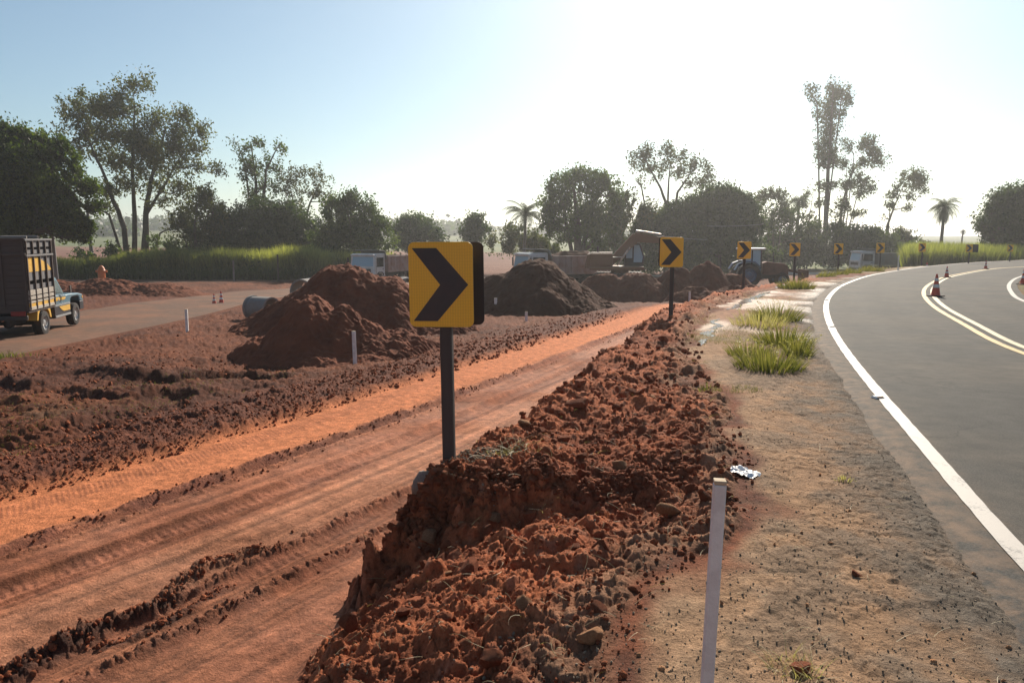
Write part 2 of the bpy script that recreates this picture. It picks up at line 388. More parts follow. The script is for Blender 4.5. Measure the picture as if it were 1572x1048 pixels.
def ground_mat():
    m, nt, o = new_mat('earth'); b = N(nt, 'ShaderNodeBsdfPrincipled'); nt.links.new(b.outputs[0], o.inputs[0])
    ge = N(nt, 'ShaderNodeNewGeometry'); a = N(nt, 'ShaderNodeAttribute', attribute_name='albedo'); w = N(nt, 'ShaderNodeAttribute', attribute_name='wet')
    n = noise_node(nt, 9, 8, .7, ge.outputs['Position']); n2 = noise_node(nt, 55, 5, .7, ge.outputs['Position'])
    mr = N(nt, 'ShaderNodeMapRange'); mr.inputs[1].default_value = .3; mr.inputs[2].default_value = .7; mr.inputs[3].default_value = .62; mr.inputs[4].default_value = 1.38
    nt.links.new(n.outputs[0], mr.inputs[0])
    mr2 = N(nt, 'ShaderNodeMapRange'); mr2.inputs[1].default_value = .3; mr2.inputs[2].default_value = .7; mr2.inputs[3].default_value = .72; mr2.inputs[4].default_value = 1.28
    nt.links.new(n2.outputs[0], mr2.inputs[0])
    mm = N(nt, 'ShaderNodeMath', operation='MULTIPLY'); nt.links.new(mr.outputs[0], mm.inputs[0]); nt.links.new(mr2.outputs[0], mm.inputs[1])
    vm = N(nt, 'ShaderNodeVectorMath', operation='SCALE'); nt.links.new(a.outputs['Color'], vm.inputs[0]); nt.links.new(mm.outputs[0], vm.inputs['Scale'])
    nt.links.new(vm.outputs[0], b.inputs['Base Color'])
    rr = N(nt, 'ShaderNodeMapRange'); rr.inputs[3].default_value = .92; rr.inputs[4].default_value = .34; nt.links.new(w.outputs['Fac'], rr.inputs[0]); nt.links.new(rr.outputs[0], b.inputs['Roughness'])
    sp = N(nt, 'ShaderNodeMapRange'); sp.inputs[3].default_value = .12; sp.inputs[4].default_value = .55; nt.links.new(w.outputs['Fac'], sp.inputs[0]); nt.links.new(sp.outputs[0], b.inputs['Specular IOR Level'])
    bp = N(nt, 'ShaderNodeBump'); bp.inputs['Strength'].default_value = .8; bp.inputs['Distance'].default_value = .02; nt.links.new(n2.outputs[0], bp.inputs['Height'])
    bp2 = N(nt, 'ShaderNodeBump'); bp2.inputs['Strength'].default_value = .55; bp2.inputs['Distance'].default_value = .08; nt.links.new(n.outputs[0], bp2.inputs['Height']); nt.links.new(bp2.outputs[0], bp.inputs['Normal'])
    nt.links.new(bp.outputs[0], b.inputs['Normal']); return m
def soil_mat(name, c1, c2, scale=3, rough=.95):
    m, nt, o = new_mat(name); b = N(nt, 'ShaderNodeBsdfPrincipled'); nt.links.new(b.outputs[0], o.inputs[0])
    tc = N(nt, 'ShaderNodeTexCoord'); n = noise_node(nt, scale, 8, .7, tc.outputs['Object']); r = N(nt, 'ShaderNodeValToRGB')
    r.color_ramp.elements[0].position = .3; r.color_ramp.elements[1].position = .7; r.color_ramp.elements[0].color = (*c1, 1); r.color_ramp.elements[1].color = (*c2, 1)
    nt.links.new(n.outputs[0], r.inputs[0])
    oi = N(nt, 'ShaderNodeObjectInfo'); mr = N(nt, 'ShaderNodeMapRange'); mr.inputs[3].default_value = .75; mr.inputs[4].default_value = 1.25; nt.links.new(oi.outputs['Random'], mr.inputs[0])
    vm = N(nt, 'ShaderNodeVectorMath', operation='SCALE'); nt.links.new(r.outputs[0], vm.inputs[0]); nt.links.new(mr.outputs[0], vm.inputs['Scale'])
    nt.links.new(vm.outputs[0], b.inputs['Base Color'])
    b.inputs['Roughness'].default_value = rough; b.inputs['Specular IOR Level'].default_value = .15
    n2 = noise_node(nt, scale*9, 6, .7, tc.outputs['Object']); bp = N(nt, 'ShaderNodeBump'); bp.inputs['Strength'].default_value = .8; bp.inputs['Distance'].default_value = .03
    nt.links.new(n2.outputs[0], bp.inputs['Height']); nt.links.new(bp.outputs[0], b.inputs['Normal']); return m
def leaf_mat(name, c, c2, trans=.35):
    """two leaf colours mixed by a per-leaf tint, part of the light passing through"""
    m, nt, o = new_mat(name); a = N(nt, 'ShaderNodeAttribute', attribute_name='tint')
    mx = N(nt, 'ShaderNodeMix', data_type='RGBA'); mx.inputs[6].default_value = (*c, 1); mx.inputs[7].default_value = (*c2, 1); nt.links.new(a.outputs['Fac'], mx.inputs[0])
    d = N(nt, 'ShaderNodeBsdfPrincipled'); d.inputs['Roughness'].default_value = .55; d.inputs['Specular IOR Level'].default_value = .25; nt.links.new(mx.outputs[2], d.inputs['Base Color'])
    t = N(nt, 'ShaderNodeBsdfTranslucent'); vm = N(nt, 'ShaderNodeVectorMath', operation='MULTIPLY'); vm.inputs[1].default_value = (1.5, 1.7, .7)
    nt.links.new(mx.outputs[2], vm.inputs[0]); nt.links.new(vm.outputs[0], t.inputs[0])
    ms = N(nt, 'ShaderNodeMixShader'); ms.inputs[0].default_value = trans; nt.links.new(d.outputs[0], ms.inputs[1]); nt.links.new(t.outputs[0], ms.inputs[2]); nt.links.new(ms.outputs[0], o.inputs[0]); return m
def asphalt_mat(name, c1, c2, dust, dustamt=.35):
    m, nt, o = new_mat(name); b = N(nt, 'ShaderNodeBsdfPrincipled'); nt.links.new(b.outputs[0], o.inputs[0]); ge = N(nt, 'ShaderNodeNewGeometry')
    n = noise_node(nt, .5, 6, .6, ge.outputs['Position']); f = noise_node(nt, 75, 4, .75, ge.outputs['Position']); st = noise_node(nt, 4, 6, .7, ge.outputs['Position'])
    r = N(nt, 'ShaderNodeValToRGB'); r.color_ramp.elements[0].position = .35; r.color_ramp.elements[1].position = .68; r.color_ramp.elements[0].color = (*c1, 1); r.color_ramp.elements[1].color = (*c2, 1)
    nt.links.new(f.outputs[0], r.inputs[0])
    mr = N(nt, 'ShaderNodeMapRange'); mr.inputs[1].default_value = .42; mr.inputs[2].default_value = .75; mr.inputs[3].default_value = 0; mr.inputs[4].default_value = dustamt; nt.links.new(n.outputs[0], mr.inputs[0])
    mx = N(nt, 'ShaderNodeMix', data_type='RGBA'); mx.inputs[7].default_value = (*dust, 1); nt.links.new(mr.outputs[0], mx.inputs[0]); nt.links.new(r.outputs[0], mx.inputs[6])
    mr3 = N(nt, 'ShaderNodeMapRange'); mr3.inputs[1].default_value = .3; mr3.inputs[2].default_value = .7; mr3.inputs[3].default_value = .78; mr3.inputs[4].default_value = 1.24; nt.links.new(st.outputs[0], mr3.inputs[0])
    vm = N(nt, 'ShaderNodeVectorMath', operation='SCALE'); nt.links.new(mx.outputs[2], vm.inputs[0]); nt.links.new(mr3.outputs[0], vm.inputs['Scale']); nt.links.new(vm.outputs[0], b.inputs['Base Color'])
    b.inputs['Roughness'].default_value = .85; b.inputs['Specular IOR Level'].default_value = .16
    bp = N(nt, 'ShaderNodeBump'); bp.inputs['Strength'].default_value = .7; bp.inputs['Distance'].default_value = .006; nt.links.new(f.outputs[0], bp.inputs['Height']); nt.links.new(bp.outputs[0], b.inputs['Normal']); return m
def wear(m):
    """wheel paths, hairline cracks and dust carried on from the verge, on the asphalt"""
    nt = m.node_tree; b = [n for n in nt.nodes if n.type == 'BSDF_PRINCIPLED'][0]; src = b.inputs['Base Color'].links[0].from_socket
    a = N(nt, 'ShaderNodeAttribute', attribute_name='across'); ge = N(nt, 'ShaderNodeNewGeometry')
    r = N(nt, 'ShaderNodeValToRGB'); r.color_ramp.elements[0].position = 0; r.color_ramp.elements[0].color = (1.0, 1, 1, 1)
    for p, v in ((.06, .98), (.12, .86), (.18, .97), (.26, .82), (.34, .97), (.48, .9), (.60, .98), (.70, .86), (.80, 1.0), (.90, .88)): e_ = r.color_ramp.elements.new(p); e_.color = (v, v, v, 1)
    nz = noise_node(nt, .8, 4, .6, ge.outputs['Position']); ad = N(nt, 'ShaderNodeMath', operation='MULTIPLY_ADD'); ad.inputs[1].default_value = .05; nt.links.new(nz.outputs[0], ad.inputs[0]); nt.links.new(a.outputs['Fac'], ad.inputs[2]); nt.links.new(ad.outputs[0], r.inputs[0])
    m1 = N(nt, 'ShaderNodeVectorMath', operation='MULTIPLY'); nt.links.new(src, m1.inputs[0]); nt.links.new(r.outputs[0], m1.inputs[1])
    wn = noise_node(nt, 1.6, 5, .6, ge.outputs['Position']); va = N(nt, 'ShaderNodeVectorMath', operation='ADD'); sc_ = N(nt, 'ShaderNodeVectorMath', operation='SCALE'); sc_.inputs['Scale'].default_value = .8; nt.links.new(wn.outputs['Color'], sc_.inputs[0]); nt.links.new(ge.outputs['Position'], va.inputs[0]); nt.links.new(sc_.outputs[0], va.inputs[1])
    v = N(nt, 'ShaderNodeTexVoronoi'); v.feature = 'DISTANCE_TO_EDGE'; v.inputs['Scale'].default_value = .42; nt.links.new(va.outputs[0], v.inputs['Vector'])
    mr = N(nt, 'ShaderNodeMapRange'); mr.inputs[1].default_value = .002; mr.inputs[2].default_value = .007; mr.inputs[3].default_value = .45; mr.inputs[4].default_value = 0; nt.links.new(v.outputs['Distance'], mr.inputs[0])
    mk = noise_node(nt, .35, 3, .5, ge.outputs['Position']); mr2 = N(nt, 'ShaderNodeMapRange'); mr2.inputs[1].default_value = .5; mr2.inputs[2].default_value = .6; nt.links.new(mk.outputs[0], mr2.inputs[0])
    mm = N(nt, 'ShaderNodeMath', operation='MULTIPLY'); nt.links.new(mr.outputs[0], mm.inputs[0]); nt.links.new(mr2.outputs[0], mm.inputs[1])
    mx = N(nt, 'ShaderNodeMix', data_type='RGBA'); mx.inputs[7].default_value = (.015, .014, .013, 1); nt.links.new(mm.outputs[0], mx.inputs[0]); nt.links.new(m1.outputs[0], mx.inputs[6])
    d = N(nt, 'ShaderNodeMapRange'); d.inputs[1].default_value = .0; d.inputs[2].default_value = .05; d.inputs[3].default_value = .55; d.inputs[4].default_value = 0; nt.links.new(a.outputs['Fac'], d.inputs[0])
    dn = noise_node(nt, 6, 6, .7, ge.outputs['Position']); d2 = N(nt, 'ShaderNodeMapRange'); d2.inputs[1].default_value = .38; d2.inputs[2].default_value = .62; nt.links.new(dn.outputs[0], d2.inputs[0])
    dm = N(nt, 'ShaderNodeMath', operation='MULTIPLY'); nt.links.new(d.outputs[0], dm.inputs[0]); nt.links.new(d2.outputs[0], dm.inputs[1])
    mx2 = N(nt, 'ShaderNodeMix', data_type='RGBA'); mx2.inputs[7].default_value = (.30, .19, .12, 1); nt.links.new(dm.outputs[0], mx2.inputs[0]); nt.links.new(mx.outputs[2], mx2.inputs[6]); nt.links.new(mx2.outputs[2], b.inputs['Base Color'])
def line_mat(name, c, under):
    """road paint, worn through in flecks"""
    m, nt, o = new_mat(name); b = N(nt, 'ShaderNodeBsdfPrincipled'); nt.links.new(b.outputs[0], o.inputs[0]); ge = N(nt, 'ShaderNodeNewGeometry')
    f = noise_node(nt, 45, 6, .75, ge.outputs['Position']); g = noise_node(nt, 2.5, 5, .6, ge.outputs['Position'])
    ad = N(nt, 'ShaderNodeMath', operation='ADD'); nt.links.new(f.outputs[0], ad.inputs[0]); nt.links.new(g.outputs[0], ad.inputs[1])
    mr = N(nt, 'ShaderNodeMapRange'); mr.inputs[1].default_value = 1.08; mr.inputs[2].default_value = 1.26; mr.inputs[4].default_value = .8; nt.links.new(ad.outputs[0], mr.inputs[0])
    mx = N(nt, 'ShaderNodeMix', data_type='RGBA'); mx.inputs[6].default_value = (*c, 1); mx.inputs[7].default_value = (*under, 1); nt.links.new(mr.outputs[0], mx.inputs[0]); nt.links.new(mx.outputs[2], b.inputs['Base Color'])
    b.inputs['Roughness'].default_value = .6
    bp = N(nt, 'ShaderNodeBump'); bp.inputs['Strength'].default_value = .4; bp.inputs['Distance'].default_value = .004; nt.links.new(f.outputs[0], bp.inputs['Height']); nt.links.new(bp.outputs[0], b.inputs['Normal']); return m
def sheeting_mat():
    """yellow retroreflective sheeting: prismatic honeycomb in upright columns"""
    m, nt, o = new_mat('yellow_sheeting'); b = N(nt, 'ShaderNodeBsdfPrincipled'); nt.links.new(b.outputs[0], o.inputs[0]); tc = N(nt, 'ShaderNodeTexCoord')
    mp = N(nt, 'ShaderNodeMapping'); mp.inputs['Scale'].default_value = (1, .01, .55); nt.links.new(tc.outputs['Object'], mp.inputs[0])
    v = N(nt, 'ShaderNodeTexVoronoi'); v.inputs['Scale'].default_value = 85; v.inputs['Randomness'].default_value = .15; nt.links.new(mp.outputs[0], v.inputs['Vector'])
    w = N(nt, 'ShaderNodeTexWave'); w.bands_direction = 'X'; w.inputs['Scale'].default_value = 17; nt.links.new(tc.outputs['Object'], w.inputs['Vector'])
    ad = N(nt, 'ShaderNodeMath', operation='MULTIPLY_ADD'); ad.inputs[1].default_value = .5; nt.links.new(w.outputs['Fac'], ad.inputs[0]); nt.links.new(v.outputs['Distance'], ad.inputs[2])
    r = N(nt, 'ShaderNodeValToRGB'); r.color_ramp.elements[0].position = .1; r.color_ramp.elements[1].position = .9; r.color_ramp.elements[0].color = (.92, .53, .035, 1); r.color_ramp.elements[1].color = (.78, .44, .03, 1)
    nt.links.new(ad.outputs[0], r.inputs[0]); nt.links.new(r.outputs[0], b.inputs['Base Color']); b.inputs['Roughness'].default_value = .38
    return m
def glass_mat(name, c=(.02, .028, .03)):
    m, nt, o = new_mat(name); b = N(nt, 'ShaderNodeBsdfPrincipled'); nt.links.new(b.outputs[0], o.inputs[0]); b.inputs['Base Color'].default_value = (*c, 1)
    tc = N(nt, 'ShaderNodeTexCoord'); n = noise_node(nt, 4, 5, .6, tc.outputs['Object']); mr = N(nt, 'ShaderNodeMapRange'); mr.inputs[3].default_value = .04; mr.inputs[4].default_value = .35; nt.links.new(n.outputs[0], mr.inputs[0]); nt.links.new(mr.outputs[0], b.inputs['Roughness']); b.inputs['Specular IOR Level'].default_value = .45; return m
M = dict(
    earth=ground_mat(), asphalt=asphalt_mat('asphalt', (.028, .026, .024), (.105, .096, .084), (.15, .115, .08), .45),
    dusty=asphalt_mat('dusty_asphalt', (.10, .056, .037), (.165, .092, .060), (.25, .105, .055), .85),
    haul=asphalt_mat('sunlit_road_tone', (.30, .26, .22), (.42, .37, .32), (.35, .22, .15), .5),
    white_line=line_mat('white_road_paint', (.44, .39, .34), (.10, .095, .09)), yellow_line=line_mat('yellow_road_paint', (.56, .35, .09), (.10, .095, .09)),
    cream_line=line_mat('cream_road_paint', (.60, .48, .27), (.10, .095, .09)),
    sheet=sheeting_mat(), black=paint('black_sheeting', (.030, .031, .034), .45, 0, .15, scale=6), board_back=paint('dark_board_back', (.028, .026, .025), .55, 0, .2),
    post=paint('dark_grey_post', (.050, .043, .039), .6, 0, .3, (.08, .055, .045), 5), stake=paint('white_painted_wood', (.80, .74, .70), .75, 0, .55, (.42, .33, .30), 9),
    stake_end=paint('raw_wood_end', (.55, .42, .28), .8, 0, .4, (.3, .2, .12), 20),
    clod=soil_mat('red_clod', (.18, .054, .027), (.40, .130, .060), 6), clod2=soil_mat('pale_clod', (.30, .13, .06), (.52, .28, .15), 7), stone=soil_mat('grey_stone', (.32, .23, .16), (.60, .46, .33), 8),
    mound=soil_mat('mound_soil', (.12, .040, .022), (.235, .078, .040), 1.6), mound_dark=soil_mat('dark_mound_soil', (.080, .032, .018), (.14, .055, .028), 1.4),
    chip=soil_mat('gravel_chips', (.18, .135, .10), (.46, .36, .26), 14),
    concrete=paint('concrete', (.24, .225, .21), .85, 0, .5, (.25, .17, .12), 4), footing=soil_mat('footing_concrete', (.34, .28, .23), (.66, .57, .48), 12),
    bark=soil_mat('bark', (.055, .042, .032), (.13, .10, .075), 5), bark_pale=soil_mat('pale_bark', (.11, .085, .065), (.22, .18, .14), 5),
    leaf_dark=leaf_mat('dark_leaves', (.016, .030, .008), (.060, .090, .020), .38), leaf_mango=leaf_mat('mango_leaves', (.014, .030, .008), (.11, .14, .02), .4),
    leaf_olive=leaf_mat('olive_leaves', (.040, .052, .014), (.12, .115, .032), .42), leaf_mid=leaf_mat('mid_leaves', (.028, .048, .012), (.095, .125, .030), .42),
    leaf_pale=leaf_mat('pale_leaves', (.040, .044, .020), (.10, .10, .045), .4),
    palm=leaf_mat('palm_leaves', (.035, .050, .020), (.085, .10, .038), .3), dead_palm=leaf_mat('dry_palm_leaves', (.10, .08, .045), (.17, .13, .075), .3),
    grass=leaf_mat('grass_blades', (.075, .080, .025), (.22, .18, .075), .4), reed=leaf_mat('tall_grass_blades', (.045, .064, .018), (.33, .31, .11), .5),
    straw=leaf_mat('straw', (.34, .27, .14), (.55, .45, .28), .3), weed=leaf_mat('tuft_blades', (.055, .070, .018), (.24, .20, .075), .38),
    white_paint=paint('white_truck_paint', (.62, .62, .60), .35, 0, .45, (.32, .20, .14), 2), bed_pink=paint('dusty_pale_bed', (.36, .25, .215), .6, 0, .8, (.28, .13, .085), 1.5),
    bed_grey=paint('grey_green_bed', (.19, .20, .18), .6, 0, .5, (.22, .14, .10), 2), chassis=paint('black_chassis', (.022, .02, .02), .7, 0, .5, (.10, .05, .035), 2),
    rubber=paint('rubber', (.018, .017, .017), .85, 0, .5, (.12, .06, .04), 5), rim=paint('silver_rim', (.50, .50, .50), .35, .6, .3, (.2, .12, .08), 6), rim_dusty=paint('dusty_rim', (.22, .17, .15), .7, .1, .6, (.20, .11, .08), 6),
    glass=glass_mat('dark_glass'), glass_blue=glass_mat('pale_blue_glass', (.30, .44, .52)),
    pale_blue=paint('pale_blue_paint', (.11, .21, .27), .3, 0, .35, (.20, .13, .10), 2), navy=paint('dark_navy_paint', (.022, .030, .042), .35, 0, .3, scale=2), yellow=paint('yellow_paint', (.74, .42, .055), .5, 0, .35, (.35, .2, .08), 4),
    silver=paint('silver_trim', (.45, .47, .48), .35, .5, .2), wood_dark=paint('dark_rack_wood', (.085, .060, .050), .75, 0, .4, (.11, .06, .045), 6), panel_grey=paint('grey_rack_panel', (.15, .145, .15), .6, 0, .4, (.18, .12, .10), 5),
    panel_cream=paint('cream_rack_panel', (.45, .40, .34), .6, 0, .5, (.25, .16, .11), 5), tail_red=paint('red_tail_lamp', (.25, .012, .012), .3, 0, .1), plate=paint('plate', (.30, .31, .33), .5, 0, .2),
    amber=paint('amber_lamp', (.7, .32, .05), .3, 0, .1), lamp=paint('lamp_lens', (.6, .6, .58), .15, 0, .1),
    cat_yellow=paint('machine_yellow', (.17, .085, .032), .6, 0, .85, (.20, .10, .06), 2), cat_shiny=paint('pale_glare_metal', (.55, .50, .42), .25, .4, .3, (.3, .2, .12), 3), machine_dark=paint('machine_black', (.03, .026, .025), .6, 0, .5, (.10, .05, .035), 2),
    tractor_blue=paint('tractor_blue', (.05, .11, .20), .4, 0, .5, (.18, .09, .06), 2), rust=paint('rust_steel', (.17, .075, .045), .8, .1, .6, (.08, .04, .03), 3),
    cone=paint('cone_orange', (.62, .085, .045), .5, 0, .3, (.3, .12, .08), 8), cone_white=paint('cone_white', (.72, .70, .68), .4, 0, .3, (.4, .3, .25), 8), cone_base=paint('cone_base', (.04, .035, .035), .8, 0, .3),
    orange=paint('orange_plastic', (.62, .16, .035), .5, 0, .35, (.5, .28, .12), 5), pole=paint('utility_pole_concrete', (.22, .19, .17), .85, 0, .5, (.12, .09, .07), 1.5), pole_white=paint('white_pole_strip', (.75, .74, .72), .7, 0, .2),
    plastic=paint('white_plastic', (.85, .83, .82), .35, 0, .1, (.6, .5, .45), 10, spec=.9), wire=paint('wire', (.4, .4, .4), .3, .6, 0),
)
def water_mat():
    m, nt, o = new_mat('puddle_water'); b = N(nt, 'ShaderNodeBsdfPrincipled'); nt.links.new(b.outputs[0], o.inputs[0]); b.inputs['Base Color'].default_value = (.22, .13, .09, 1); b.inputs['Roughness'].default_value = .08; b.inputs['Specular IOR Level'].default_value = .7
    ge = N(nt, 'ShaderNodeNewGeometry'); n = noise_node(nt, 30, 4, .6, ge.outputs['Position']); bp = N(nt, 'ShaderNodeBump'); bp.inputs['Strength'].default_value = .25; bp.inputs['Distance'].default_value = .01; nt.links.new(n.outputs[0], bp.inputs['Height']); nt.links.new(bp.outputs[0], b.inputs['Normal']); return m
M['water'] = water_mat(); wear(M['asphalt'])
# ------------------------------------------------------------------ ground sheet (denser near where people stand)
def build_ground():
    th = np.concatenate([np.linspace(-180, -50, 60)[:-1], np.linspace(-50, -41, 40)[:-1], np.linspace(-41, 41, 1180), np.linspace(41, 50, 40)[1:], np.linspace(50, 180, 60)[1:-1]])
    th = np.radians(th); rs = [.05, .5]; r = .9
    while r < 140:
        rs.append(r); r += min(1.0, max(.013, r*r/1900*.85))
    while r < 5200:
        rs.append(r); r *= 1.045
    rs = np.array(rs); nt_, nr = len(th), len(rs)
    RR, TT = np.meshgrid(rs, th, indexing='ij'); X = (RR*np.sin(TT)).ravel(); Y = (RR*np.cos(TT)).ravel()
    Z = np.empty(len(X)); A = np.empty((len(X), 3)); Wt = np.empty(len(X)); st = 200000
    for i in range(0, len(X), st):
        Z[i:i+st], A[i:i+st], Wt[i:i+st] = terrain(X[i:i+st], Y[i:i+st])
    idx = np.arange(nt_*nr).reshape(nr, nt_); nx = np.roll(idx, -1, axis=1)
    Fq = np.stack([idx[:-1], nx[:-1], nx[1:], idx[1:]], -1).reshape(-1, 4)[:, ::-1]
    me = np_mesh('ground', np.stack([X, Y, Z], 1), Fq)
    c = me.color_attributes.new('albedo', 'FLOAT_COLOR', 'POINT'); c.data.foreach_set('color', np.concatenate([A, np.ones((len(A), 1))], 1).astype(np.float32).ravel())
    w = me.attributes.new('wet', 'FLOAT', 'POINT'); w.data.foreach_set('value', Wt.astype(np.float32))
    o = link_mesh('ground', me, M['earth'], None, True); tag(o, kind='structure')
    print('ground verts', len(X)); return o
build_ground()
def hvec(P): return terrain(P[:, 0].astype(float), P[:, 1].astype(float), False)
# ------------------------------------------------------------------ road sheets
def strip(name, left, right, zl_, zr_, mat, cols=1, kind='structure'):
    n = len(left); V = []; 
    for k in range(cols+1):
        t = k/cols; P = left*(1-t)+right*t; z = zl_*(1-t)+zr_*t; V.append(np.column_stack([P, z]))
    V = np.stack(V, 1).reshape(-1, 3); idx = np.arange(n*(cols+1)).reshape(n, cols+1)
    Fq = np.stack([idx[:-1, :-1], idx[:-1, 1:], idx[1:, 1:], idx[1:, :-1]], -1).reshape(-1, 4)
    o = link_mesh(name, np_mesh(name, V, Fq), mat); tag(o, kind=kind); return o
def zroad(P): return zr(P[:, 0], P[:, 1])
# asphalt between the outer and inner edge lines
Wr = Wfine.resample(.12); n = len(Wr)
def wob(P, a, s): return a*fbm(P[:, 0]*3, P[:, 1]*3, 4, s)
CW = Curve(Wr, raw=True); lf0 = CW.offset(-.52); lft = CW.offset(-.21)
Dr = Dc.resample(Dc.cum[-1]/(n-1)*.999); 
qa = np.linspace(0, Dc.cum[-1], n); Dr = np.stack([np.interp(qa, Dc.cum, Dc.p[:, 0]), np.interp(qa, Dc.cum, Dc.p[:, 1])], 1)
CD = Curve(Dr, raw=True); rgt = CD.offset(.25)
V = [np.column_stack([lf0, zroad(lf0)-.055])]; cols = 24
for k in range(cols+1):
    P = lft*(1-k/cols)+rgt*(k/cols); V.append(np.column_stack([P, zroad(P)]))
V = np.stack(V, 1).reshape(-1, 3); idx = np.arange(n*(cols+2)).reshape(n, cols+2)
o = link_mesh('asphalt_road', np_mesh('asphalt_road', V, np.stack([idx[:-1, :-1], idx[:-1, 1:], idx[1:, 1:], idx[1:, :-1]], -1).reshape(-1, 4)), M['asphalt'], None, True); tag(o, kind='structure'); aa = o.data.attributes.new('across', 'FLOAT', 'POINT'); aa.data.foreach_set('value', np.tile(np.concatenate([[0], np.linspace(0, 1, cols+1)]), n).astype(np.float32))
def painted(name, curve, off0, off1, mat, lift=.006, step=.15):
    c = Curve(curve.resample(step), raw=True); a = c.offset(off0); b = c.offset(off1)
    w1 = .006*fbm(a[:, 0]*25, a[:, 1]*25, 2, 9)[:, None]; d = (b-a)/max(1e-6, abs(off1-off0)); a = a+d*w1; b = b-d*w1
    return strip(name, a, b, zroad(a)+lift, zroad(b)+lift, mat)
painted('edge_line', Wfine, -.058, .058, M['white_line'])
painted('edge_line', Dc, -.06, .06, M['white_line'])
painted('centre_line', Cc, -.17, -.06, M['yellow_line'])
painted('centre_line', Cc, .06, .17, M['cream_line'])
def land_road(name, curve, hw, mat, lift, seed, rag=.5):
    c = Curve(curve.resample(.5), raw=True); a = c.offset(-hw); b = c.offset(hw)
    nn = (b-a)/(2*hw); a = a+nn*(rag*fbm(a[:, 0]*.7, a[:, 1]*.7, 3, seed))[:, None]; b = b+nn*(rag*fbm(b[:, 0]*.7, b[:, 1]*.7, 3, seed+1))[:, None]
    m = c.p
    za = hvec(a); zb = hvec(b); zm = hvec(m)
    def sm(z): 
        k = np.ones(9)/9; return np.convolve(np.pad(z, 4, 'edge'), k, 'valid')
    za, zb, zm = sm(za), sm(zb), sm(zm)
    V = []; cols = 6
    for k in range(cols+1):
        t = k/cols; P = a*(1-t)+b*t; z = np.where(t < .5, za+(zm+.06-za)*(t*2), zm+.06+(zb-zm-.06)*(t*2-1)) if 0 < t < 1 else (za if t == 0 else zb)
        z = z+lift*math.sin(math.pi*t)-.05*(t in (0, 1)); V.append(np.column_stack([P, z]))
    V = np.stack(V, 1).reshape(-1, 3); idx = np.arange(len(m)*(cols+1)).reshape(len(m), cols+1)
    Fq = np.stack([idx[:-1, :-1], idx[:-1, 1:], idx[1:, 1:], idx[1:, :-1]], -1).reshape(-1, 4)
    o = link_mesh(name, np_mesh(name, V, Fq), mat, None, True); tag(o, kind='structure'); return o
land_road('dirt_road', SR, 3.3, M['dusty'], .05, 301)
land_road('side_road', Curve(XR.p[XR.p[:, 0] < 14], raw=True), 3.6, M['dusty'], .07, 311)
land_road('haul_road', Curve(XR.p[XR.p[:, 0] > 12], raw=True), 3.2, M['haul'], .09, 321)  # crossing road carried on; its sunlit brightness is put into a paler colour
# wet seeps along the verge
def puddle(pts, w, seed):
    c = Curve(Curve([gp(a, b, zr) for a, b in pts], 8).resample(.05), raw=True); t = np.linspace(0, 1, len(c.p))
    ww = w*(np.sin(math.pi*t)**.5)*(.55+.8*np.abs(fbm(c.p[:, 0]*4, c.p[:, 1]*4, 3, seed)))
    T = np.gradient(c.p, axis=0); T /= np.linalg.norm(T, axis=1)[:, None]; nn = np.stack([T[:, 1], -T[:, 0]], 1)
    m = c.p+nn*(.12*fbm(c.p[:, 0]*3, c.p[:, 1]*3, 3, seed+1))[:, None]; a = m-nn*ww[:, None]; b = m+nn*ww[:, None]
    zz = np.convolve(np.pad(np.maximum(hvec(a), hvec(b)), 10, 'edge'), np.ones(21)/21, 'valid')+.004
    V = np.stack([np.column_stack([a, zz]), np.column_stack([b, zz])], 1).reshape(-1, 3); idx = np.arange(len(m)*2).reshape(len(m), 2)
    Fq = np.stack([idx[:-1, 0], idx[:-1, 1], idx[1:, 1], idx[1:, 0]], -1)
    o = link_mesh('puddle', np_mesh('puddle', V, Fq), M['water']); tag(o, kind='structure')
puddle([(1072, 530), (1086, 515), (1098, 502), (1100, 490)], .10, 1)
puddle([(1120, 476), (1145, 463), (1180, 448)], .16, 2)
puddle([(1190, 442), (1215, 436), (1230, 433)], .14, 3)
